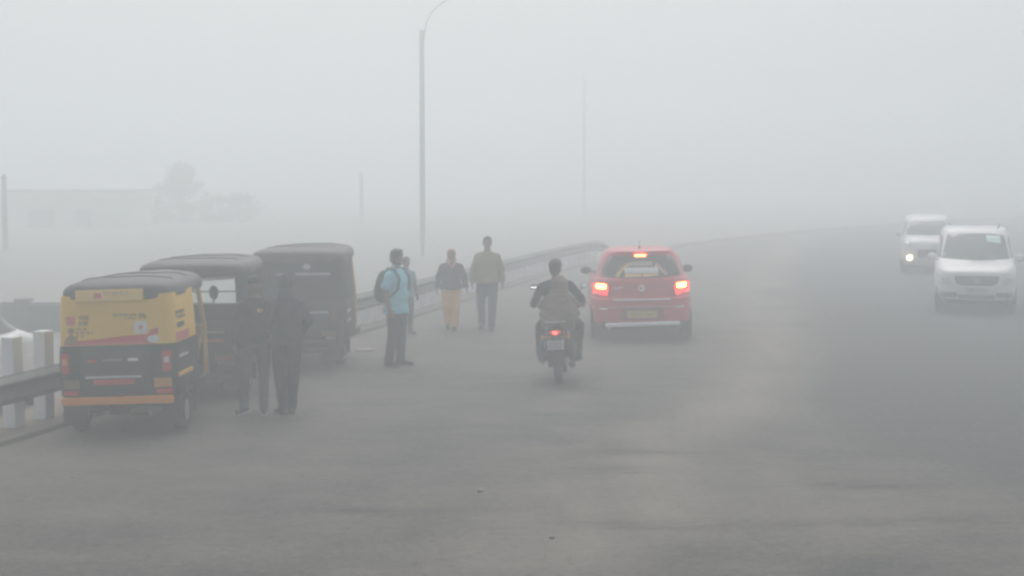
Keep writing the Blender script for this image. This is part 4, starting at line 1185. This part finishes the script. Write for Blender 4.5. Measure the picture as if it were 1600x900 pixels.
# 3 blue shirt with backpack
def backpack(root, J):
    t = MB(); t.ell((0, -.20, 1.17), (.150, .105, .235)); t.ell((0, -.22, 1.06), (.145, .11, .14)); t.ell((0, -.27, 1.10), (.11, .07, .13))
    o = remeshed(t, "backpack", C_GREENBAG, root, .012, .008, 1)
    for s in (-1, 1):
        a = MB(); pts = [Vector((s * .12, -.13, 1.34)), Vector((s * .125, -.05, 1.445)), Vector((s * .125, .05, 1.43)), Vector((s * .128, .135, 1.30)), Vector((s * .145, .125, 1.15)), Vector((s * .16, .02, 1.04)), Vector((s * .13, -.13, 1.0))]
        a.tube(pts, .020, 8); a.build("strap", cloth("strap_teal", (.03, .13, .13)), o)
    a = MB(); a.box((0, .142, 1.10), (.30, .008, .014)); 
person((-1.68, 22.2, 0), 118, 1.68, "bearded man in sky-blue shirt with green backpack standing beside the farthest rickshaw",
       pose=dict(wr_r=(.235, .03, .87), an_l=(-.10, .0, .085), toe_l=(-.12, .17, .03), an_r=(.10, -.06, .085), toe_r=(.17, .10, .03), head=(0, .02, 1.585)),
       top=C_BLUE, bottom=C_NAVYT, sleeves='short', hair='full', beard=True, belly=.1, headturn=28, hem=-.30, top_grow=.022, extra=backpack, trouser_w=1.12, build=1.06)
# 4 partly hidden behind him
person((-1.84, 26.6, 0), 150, 1.34, "short figure in pale blue top mostly hidden behind the man with the backpack",
       top=cloth("shirt_pale_blue", (.16, .30, .36)), bottom=cloth("trousers_dark", (.06, .06, .065)), sleeves='short', hair='short')
# 5 woman
def scarf(root, J):
    hd = J['head']
    t = MB(); t.ell(hd + Vector((0, -.030, .030)), (.092, .098, .106)); t.cap(hd + Vector((0, -.05, -.05)), .075, J['neck'] + Vector((0, -.02, -.01)), .095)
    t.cap(hd + Vector((.07, .0, -.09)), .03, Vector((.05, .10, 1.40)), .03); t.cap(hd + Vector((-.07, .0, -.09)), .03, Vector((-.05, .10, 1.40)), .03)
    t.cap(Vector((-.05, .105, 1.40)), .028, Vector((0, .130, 1.32)), .02); t.cap(Vector((.05, .105, 1.40)), .028, Vector((0, .130, 1.32)), .02)
    remeshed(t, "headscarf", C_SCARF, root, .009, .006, 3)
person((-1.08, 27.3, 0), 178, 1.44, "woman in pink headscarf, navy jacket and orange trousers walking by the rail",
       pose=dict(an_r=(.06, -.10, .13), toe_r=(.07, .05, .05), kn_r=(.085, .06, .51), an_l=(-.05, .10, .085), toe_l=(-.06, .26, .035), kn_l=(-.08, .07, .50), el_r=(.25, -.03, 1.12), wr_r=(.28, .04, .90), el_l=(-.25, -.05, 1.12), wr_l=(-.29, -.02, .90)),
       top=C_NAVYJ, bottom=C_ORANGE, hair=None, extra=scarf, hem=-.12, top_grow=.034, trouser_w=1.35, build=1.08)
# 6 man in olive shirt
person((-.44, 27.4, 0), 184, 1.66, "tall man in olive shirt and blue jeans walking towards the camera",
       pose=dict(an_r=(.10, -.08, .11), toe_r=(.12, .07, .04), kn_r=(.11, .05, .50), an_l=(-.08, .10, .085), toe_l=(-.09, .27, .035), kn_l=(-.095, .06, .50), el_r=(.245, -.03, 1.10), wr_r=(.26, .06, .88), el_l=(-.245, -.03, 1.10), wr_l=(-.27, .03, .88)),
       top=C_OLIVE, bottom=C_JEANB, hair='short', hem=-.14, top_grow=.034, trouser_w=1.18, build=1.04)

# ------------------------------------------------------------------ motorcycle, rider and passenger
BX, BY, BH = .60, 19.95, 5.0
def motorcycle():
    root = empty("motorcycle", (BX, BY, 0), BH, label="dark motorcycle with red tail lamp carrying two riders", cat="motorcycle")
    root.rotation_euler = (0, R(-2.5), -R(BH))
    r = .305
    wheel(root, (0, r, r), r, .10, STEEL, disc=.76, spokes=10); wheel(root, (0, r + 1.28, r), r, .08, STEEL, disc=.76, spokes=10)
    RD = mat("bike_red", (.42, .02, .025), .3, coat=.4)
    # frame, engine
    a = MB(); a.tube([(0, .55, .34), (0, .60, .62), (0, 1.1, .80), (0, 1.32, .86)], .028, 8); a.tube([(0, .62, .36), (0, 1.08, .34), (0, 1.30, .80)], .024, 8); a.tube([(-.08, .30, .33), (-.08, .62, .36)], .018, 8); a.tube([(.08, .30, .33), (.08, .62, .36)], .018, 8); a.build("frame", PLASTIC, root)
    a = MB(); a.box((0, .80, .42), (.24, .34, .22)); a.cap((0, .95, .5), .09, (0, 1.02, .66), .075); a.cap((.13, .78, .40), .085, (-.13, .78, .40), .085); a.build("engine", STEEL, root, bevel=.02)
    for s in (-1, 1):
        a = MB(); a.tube([(s * .10, .28, .36), (s * .12, .40, .66)], .026, 8); a.build("shock_absorber", RD if s > 0 else STEEL, root)
        a = MB(); a.ell((s * .115, .52, .62), (.035, .19, .10)); a.build("side_panel", RD, root)
        a = MB(); a.tube([(s * .07, 1.585, .305), (s * .075, 1.42, .78), (s * .08, 1.36, .98)], .020, 8); a.build("fork", STEEL, root)
        a = MB(); a.tube([(s * .10, .70, .34), (s * .22, .70, .32)], .014, 8); a.build("foot_peg", PLASTIC, root)
    a = MB(); a.tube([(.12, .95, .28), (.16, .65, .24), (.19, .15, .28), (.20, -.02, .30)], [.02, .03, .048, .048], 12); a.build("exhaust_pipe", mat("dull_exhaust", (.12, .12, .12), .5, .4), root)
    # tank, seat, tail
    a = MB(); a.ell((0, 1.08, .88), (.14, .24, .12)); a.ell((0, 1.0, .84), (.12, .22, .10)); a.build("fuel_tank", RD, root)
    a = MB(); a.ell((0, .62, .80), (.13, .28, .055)); a.ell((0, .25, .83), (.12, .26, .055)); a.build("seat", VINYL, root)
    a = MB(); a.ell((0, .10, .76), (.11, .22, .08)); a.cap((0, -.02, .80), .06, (0, .2, .76), .09); a.build("tail_cowl", BLACKP, root)
    rings = []
    for k in range(9):
        an = R(20 + 110 * k / 8); rr = .37; p = Vector((0, .305 - rr * math.cos(an) , .33 + rr * math.sin(an)))
        rings.append([p + Vector((x, 0, dz)) for x, dz in ((-.075, -.02), (-.04, .008), (.04, .008), (.075, -.02), (.04, -.004), (-.04, -.004))])
    a = MB(); a.loft(rings); a.build("rear_mudguard", PLASTIC, root)
    a = MB(); a.box((0, -.095, .42), (.21, .014, .28)); a.build("mud_flap", PLASTIC, root, bevel=.005)
    a = MB(); rings = []
    for k in range(9):
        an = R(50 + 100 * k / 8); rr = .345; p = Vector((0, 1.585 - rr * math.cos(an), .305 + rr * math.sin(an)))
        rings.append([p + Vector((x, 0, dz)) for x, dz in ((-.055, -.02), (-.03, .006), (.03, .006), (.055, -.02))])
    a.loft(rings); a.build("front_mudguard", BLACKP, root)
    # tail lamp, plate, indicators
    a = MB(); a.ell((0, -.07, .735), (.075, .035, .045)); o = a.build("tail_light", mat("bike_tail_red", (.5, .02, .02), .3, emit=(1, .03, .02), es=.5), root)
    a = MB(); a.ell((.0, -.095, .735), (.036, .02, .028)); a.build("lamp_core", BIKELAMP, o)
    a = MB(); a.box((0, -.115, .565), (.22, .01, .12), Matrix.Rotation(R(12), 3, 'X')); pl = a.build("number_plate", PLATEW, root, bevel=.003)
    tt = bvh(a); a = MB(); plate_marks(a, tt, -.09, .09, .57, .035, 5, 'rear', .003); plate_marks(a, tt, -.08, .08, .522, .035, 4, 'rear', .003); a.build("plate_characters", mat("plate_ink3", (.3, .3, .3), .6), pl)
    for s in (-1, 1):
        a = MB(); a.cap((s * .07, -.05, .67), .009, (s * .15, -.05, .67), .009); a.ell((s * .17, -.05, .67), (.028, .03, .022)); a.build("indicator", AMBER, root)
    # saree guard / carrier on the left, grab rail
    a = MB(); a.tube([(-.14, .10, .62), (-.20, .12, .30), (-.20, .50, .28), (-.14, .52, .60)], .010, 6)
    for z in (.38, .46, .54): a.tube([(-.19, .10, z), (-.19, .52, z)], .006, 6)
    a.build("leg_guard", STEEL, root)
    a = MB(); a.tube([(-.11, .35, .82), (-.12, .02, .86), (0, -.06, .86), (.12, .02, .86), (.11, .35, .82)], .012, 8); a.build("grab_rail", STEEL, root)
    for s in (-1, 1):
        a = MB(); a.ell((s * .185, .30, .46), (.065, .22, .15)); a.cap((s * .18, .12, .44), .07, (s * .18, .45, .50), .08); a.build("side_case", PLASTIC, root)
    # handlebar and mirrors
    a = MB(); a.tube([(-.34, 1.12, 1.03), (-.22, 1.22, 1.06), (0, 1.34, 1.00), (.22, 1.22, 1.06), (.34, 1.12, 1.03)], .014, 8)
    a.cap((-.25, 1.19, 1.055), .019, (-.35, 1.11, 1.028), .019); a.cap((.25, 1.19, 1.055), .019, (.35, 1.11, 1.028), .019); a.build("handlebar", PLASTIC, root)
    a = MB(); a.ell((0, 1.47, .92), (.10, .09, .11)); a.build("headlight", BLACKP, root)
    for s in (-1, 1):
        a = MB(); a.tube([(s * .22, 1.22, 1.06), (s * .28, 1.22, 1.17), (s * .33, 1.20, 1.22)], .006, 6); a.ell((s * .345, 1.20, 1.24), (.058, .018, .040)); o = a.build("mirror", PLASTIC, root)
        a = MB(); a.ell((s * .345, 1.182, 1.24), (.050, .005, .034), Matrix.Rotation(R(-55 if s < 0 else -15), 3, 'X')); a.build("mirror_glass", MIRRORG, o)
motorcycle()
BLOC = (BX, BY, 0)
# rider: sits at y .72 on the bike, seat .84
person(BLOC, BH, 1.67, "motorcycle rider with short black hair in dark shirt holding the handlebar",
       pose=dict(pelvis=(-.02, .66, .92), chest=(-.02, .74, 1.17), neck=(-.02, .79, 1.385), head=(-.02, .83, 1.535),
                 sh_r=(.175, .80, 1.30), sh_l=(-.215, .76, 1.295), el_r=(.32, .93, 1.10), el_l=(-.34, .86, 1.05), wr_r=(.32, 1.10, 1.055), wr_l=(-.34, 1.10, 1.055),
                 hip_r=(.07, .68, .88), hip_l=(-.11, .68, .88), kn_r=(.20, 1.06, .70), kn_l=(-.22, 1.06, .70), an_r=(.20, .84, .36), an_l=(-.21, .84, .36), toe_r=(.22, 1.0, .30), toe_l=(-.23, 1.0, .30)),
       top=C_RIDER, bottom=cloth("trousers_charcoal", (.04, .042, .048)), hair='full', grip=True, top_grow=.018, cat="person", hem=-.12)
# passenger wrapped in a brown shawl
def shawl(root, J):
    t = MB()
    hd = J['head']
    t.ell(hd + Vector((0, -.03, .02)), (.125, .13, .125))
    t.loft([[c + Vector((math.cos(2 * PI * k / 20) * wx, math.sin(2 * PI * k / 20) * wy, 0)) for k in range(20)] for c, wx, wy in
            ((Vector((.03, .30, .78)), .22, .21), (Vector((.03, .26, .85)), .25, .235), (Vector((.045, .28, 1.0)), .245, .21), (Vector((.06, .31, 1.12)), .205, .18), (Vector((.06, .34, 1.20)), .165, .155), (Vector((.055, .37, 1.28)), .14, .14), (Vector((.05, .39, 1.33)), .13, .13))])
    t.cap(Vector((.20, .36, 1.12)), .075, Vector((.27, .46, .98)), .06); t.cap(Vector((-.12, .36, 1.12)), .075, Vector((-.20, .45, .98)), .06)
    t.cap(Vector((-.16, .20, .90)), .06, Vector((.18, .14, 1.02)), .05); t.cap(Vector((-.12, .17, 1.08)), .04, Vector((.16, .19, 1.20)), .035)
    remeshed(t, "shawl", C_BROWN, root, .012, .022, 4)
    a = MB(); a.tube([(-.14, .12, .815), (0, .06, .80), (.14, .10, .815)], .022, 8); a.build("shawl_hem", cloth("hem_pink", (.34, .24, .23)), root)
person(BLOC, BH, 1.60, "passenger wrapped in a brown shawl sitting behind the motorcycle rider",
       pose=dict(pelvis=(.03, .27, .99), chest=(.04, .31, 1.18), neck=(.045, .38, 1.31), head=(.06, .42, 1.39),
                 sh_r=(.18, .36, 1.22), sh_l=(-.10, .36, 1.22), el_r=(.30, .42, 1.10), el_l=(-.22, .42, 1.10), wr_r=(.20, .60, 1.06), wr_l=(-.14, .60, 1.06),
                 hip_r=(.12, .30, .94), hip_l=(-.07, .30, .94), kn_r=(.30, .62, .80), kn_l=(-.25, .62, .80), an_r=(.27, .46, .40), an_l=(-.25, .46, .42), toe_r=(.30, .62, .34), toe_l=(-.27, .62, .36)),
       top=C_BROWN, bottom=cloth("trousers_maroon", (.07, .035, .04)), hair=None, extra=shawl, cat="person", trouser_w=1.15, top_grow=.008, hem=-.05)

# ------------------------------------------------------------------ lamp posts and poles
def lamp_post(loc, label, h=6.55, m=POLEG, arm=(1.2, 1.0), heading=0, base_grey=True, k=1.0):
    root = empty("street_lamp", loc, heading, label=label, cat="street lamp")
    a = MB()
    a.tube([(0, 0, (.62 if base_grey else 0)), (0, 0, h)], [.105 * k, .088 * k], 16); a.build("pole", m, root)
    if base_grey:
        a = MB(); a.tube([(0, 0, -.78), (0, 0, .63)], [.06 * k, .06 * k], 12); a.box((0, 0, -.72), (.35, .35, .12)); a.build("pole_base", POLEGREY, root)
    a = MB(); pts = []
    ax, az = arm
    pts = [(.06, 0, h - .45), (.10, 0, h - .1)] + [(.12 + ax * (1 - math.cos(R(90) * k / 8)), 0, h - .05 + az * math.sin(R(90) * k / 8)) for k in range(9)]
    a.tube(pts, .022, 10); a.build("arm", POLEGREY, root)
    e = pts[-1]
    a = MB(); a.ell((e[0] + .28, 0, e[2]), (.34, .12, .055)); a.build("lamp_head", POLEGREY, root)
    return root
lamp_post((-3.26, 56, -.36), "green-painted street lamp post beyond the guardrail behind the walkers", h=8.3, arm=(1.65, 1.3), k=1.0)
# slim grey pole farther up the road
def pole(loc, h, r, label, cross=False):
    root = empty("utility_pole", loc, 0, label=label, cat="pole")
    a = MB(); a.tube([(0, 0, 0), (0, 0, h)], [r, r * .75], 12); a.build("pole", POLEGREY, root)
    a = MB()
    if cross is None: a.cap((0, 0, h - .02), r, (0, 0, h + .03), r * .6, 10)
    elif cross: a.box((0, 0, h - .25), (.9, .06, .06)); [a.cap((x, 0, h - .2), .025, (x, 0, h - .1), .02, 8) for x in (-.4, 0, .4)]
    else: a.tube([(0, 0, h), (.05, 0, h + .3), (.35, 0, h + .5)], .03, 8)
    a.build("crossarm" if cross else "arm", POLEGREY, root)
pole((5.14, 110, -.75), 10.4, .12, "faint tall grey pole in the fog between walking man and red car")
pole((-9.0, 92, -.75), 3.5, .14, "faint thin grey pole in the fog above the farthest rickshaw", None)
pole((-19.8, 60, -.75), 3.4, .12, "thin grey pole at the far left edge in front of the hazy house", None)
lamp_post((21.2, 60.0, 0), "street lamp just past the right edge with only its arm in view", h=7.7, m=POLEGREY, arm=(.75, .6), heading=180, base_grey=False)

# ------------------------------------------------------------------ compound wall, house and tree
def yard_wall():
    root = empty("compound_wall", (-9.3, 29.5, -.74), 0, label="low grey-green compound wall below the hazy house at left", cat="wall")
    a = MB(); a.box((0, 0, .50), (7.0, .2, 1.0)); a.build("wall", WALLG, root, smooth=False, bevel=.01)
    a = MB(); a.box((0, 0, 1.035), (7.1, .28, .07)); a.build("coping", HOUSED, root, smooth=False, bevel=.008)
    for x in (-3.0, -1.55, -.1, 1.35, 2.8):
        a = MB(); a.box((x, -.03, .56), (.3, .3, 1.14)); a.build("pier", WALLG, root, smooth=False, bevel=.01)
yard_wall()
def house():
    root = empty("small_house", (-25.2, 86, -1.2), 0, label="pale green flat-roofed house fading in the fog at left", cat="house")
    a = MB()
    W, D, Hh = 7.4, 6.0, 2.9
    wx0, wx1, wz0, wz1 = -1.9, -.4, .9, 1.95
    # front wall pieces round one window opening
    a.box(((-W / 2 + wx0) / 2, 0, Hh / 2), (wx0 + W / 2, .2, Hh)); a.box(((wx1 + W / 2) / 2, 0, Hh / 2), (W / 2 - wx1, .2, Hh))
    a.box(((wx0 + wx1) / 2, 0, wz0 / 2), (wx1 - wx0, .196, wz0)); a.box(((wx0 + wx1) / 2, 0, (wz1 + Hh) / 2), (wx1 - wx0, .196, Hh - wz1))
    a.box((-W / 2 + .1, D / 2 + .1, Hh / 2), (.2, D - .002, Hh)); a.box((W / 2 - .1, D / 2 + .1, Hh / 2), (.2, D - .002, Hh)); a.box((0, D + .2, Hh / 2), (W, .2, Hh))
    a.build("wall", HOUSE, root, smooth=False)
    a = MB(); a.box((0, D / 2 + .05, Hh + .075), (W + .5, D + .8, .15)); a.build("roof", HOUSED, root, smooth=False, bevel=.01)
    a = MB(); a.box(((wx0 + wx1) / 2, .04, (wz0 + wz1) / 2), (wx1 - wx0, .03, wz1 - wz0)); w_ = a.build("window", mat("shutter_grey", (.26, .28, .27), .8), root, smooth=False)
    a = MB(); a.box(((wx0 + wx1) / 2, -.02, wz0 + .02), (wx1 - wx0 + .1, .24, .05)); a.box(((wx0 + wx1) / 2, .0, (wz0 + wz1) / 2), (.05, .06, wz1 - wz0 - .08)); a.build("window_frame", HOUSED, w_, smooth=False)
    a = MB(); a.box((1.2, -.105, 1.0), (.9, .03, 2.0)); a.build("door", HOUSED, root, smooth=False, bevel=.01)
house()

def tree(loc, hgt, rad, label, n=9000, seed=1, conical=True):
    rnd = random.Random(seed)
    root = empty("conical_tree" if conical else "leafy_tree", loc, 0, label=label, cat="tree")
    a = MB(); a.tube([(0, 0, 0), (.03, 0, hgt * .3), (-.02, .03, hgt * .65), (0, 0, hgt * .95)], [.12, .10, .06, .015], 10)
    clumps = []
    for k in range(80):
        t = rnd.random() ** 1.3
        z = hgt * (.16 + .82 * t); rr = rad * ((1 - t) ** .9 if conical else math.sqrt(max(0, 1 - (2 * t - 1) ** 2))) * rnd.uniform(.45, 1.05)
        an = rnd.uniform(0, 2 * PI); c = Vector((rr * math.cos(an), rr * math.sin(an), z)); clumps.append((c, rnd.uniform(.16, .34) * rad * .55 + .06))
        a.tube([(0, 0, max(.3, z - .35)), c * .5 + Vector((0, 0, z * .5 - .05)), c], [.03, .018, .006], 5)
    a.build("trunk", BARK, root)
    f = MB(); vs, fs = [], []
    for i in range(n):
        c, r = rnd.choice(clumps)
        d = Vector((rnd.gauss(0, 1), rnd.gauss(0, 1), rnd.gauss(0, .8))); d = d.normalized() * r * rnd.random() ** .4
        p = c + d; s_ = rnd.uniform(.025, .055)
        u = Vector((rnd.gauss(0, 1), rnd.gauss(0, 1), rnd.gauss(0, 1))).normalized(); v = u.orthogonal().normalized() * s_; u *= s_ * 1.6
        o = len(vs); vs += [p - u, p + v, p + u, p - v]; fs.append((o, o + 1, o + 2, o + 3))
    f.add(vs, fs); f.build("crown", LEAF, root, smooth=False)
tree((-20.2, 94, -.75), 4.1, 2.9, "conical green tree fading in the fog behind the nearest rickshaw", seed=3)
tree((-17.4, 95, -.75), 2.3, 2.0, "rounded leafy tree in fog right of the conical tree", n=3200, seed=8, conical=False)

# ------------------------------------------------------------------ litter
def litter(name, loc, s, m, label, seed):
    a = MB(); a.ell((0, 0, s[2] * .8), s, nu=18, nv=12)
    for i, p in enumerate(a.v):
        a.v[i] = p * (1 + .35 * noise.noise(p * (3 / max(s)) * .6 + Vector((seed, 0, 0)))) ; a.v[i].z = max(0.002, a.v[i].z)
    o = a.build(name, m, None, smooth=True); o.location = loc
    tag(o, label, "litter", "scraps of litter on the road")
LW = mat("litter_white", (.66, .67, .67), .6)
LG = mat("litter_dusty", (.26, .25, .23), .8)
litter("plastic_bag", (-4.98, 16.85, .0), (.085, .06, .035), LW, "crumpled white plastic bag by the kerb left of the yellow rickshaw", 1)
litter("paper_scrap", (-2.32, 24.1, .0), (.16, .10, .02), mat("litter_grey", (.34, .32, .30), .8), "flattened pale paper litter right of the farthest rickshaw", 2)
litter("paper_scrap", (-1.22, 26.0, .0), (.05, .04, .02), LG, "small white scrap on the road near the woman's feet", 3)
litter("stone", (-.28, 13.35, .0), (.028, .022, .016), mat("litter_stone", (.30, .29, .27), .9), "small pebble alone in the middle of the foreground asphalt", 4)
litter("stone", (.31, 11.62, .0), (.022, .02, .014), LG, "tiny pale pebble near the bottom centre of the road", 5)
litter("stone", (-4.05, 14.0, .0), (.03, .02, .008), LG, "flat pale chip on the asphalt in front of yellow rickshaw", 6)

# ------------------------------------------------------------------ haze
hm = bpy.data.materials.new("haze"); hm.use_nodes = True
hn = hm.node_tree.nodes; hn.clear()
pv = hn.new("ShaderNodeVolumePrincipled"); out = hn.new("ShaderNodeOutputMaterial")
pv.inputs['Color'].default_value = (.915, .957, .972, 1)
pv.inputs['Density'].default_value = FOG
pv.inputs['Anisotropy'].default_value = 0.5
hm.node_tree.links.new(pv.outputs[0], out.inputs['Volume'])
hz = MB(); hz.box((0, 60, 4.6), (700, 700, 12.8))
tag(hz.build("haze", hm, smooth=False), kind='stuff')
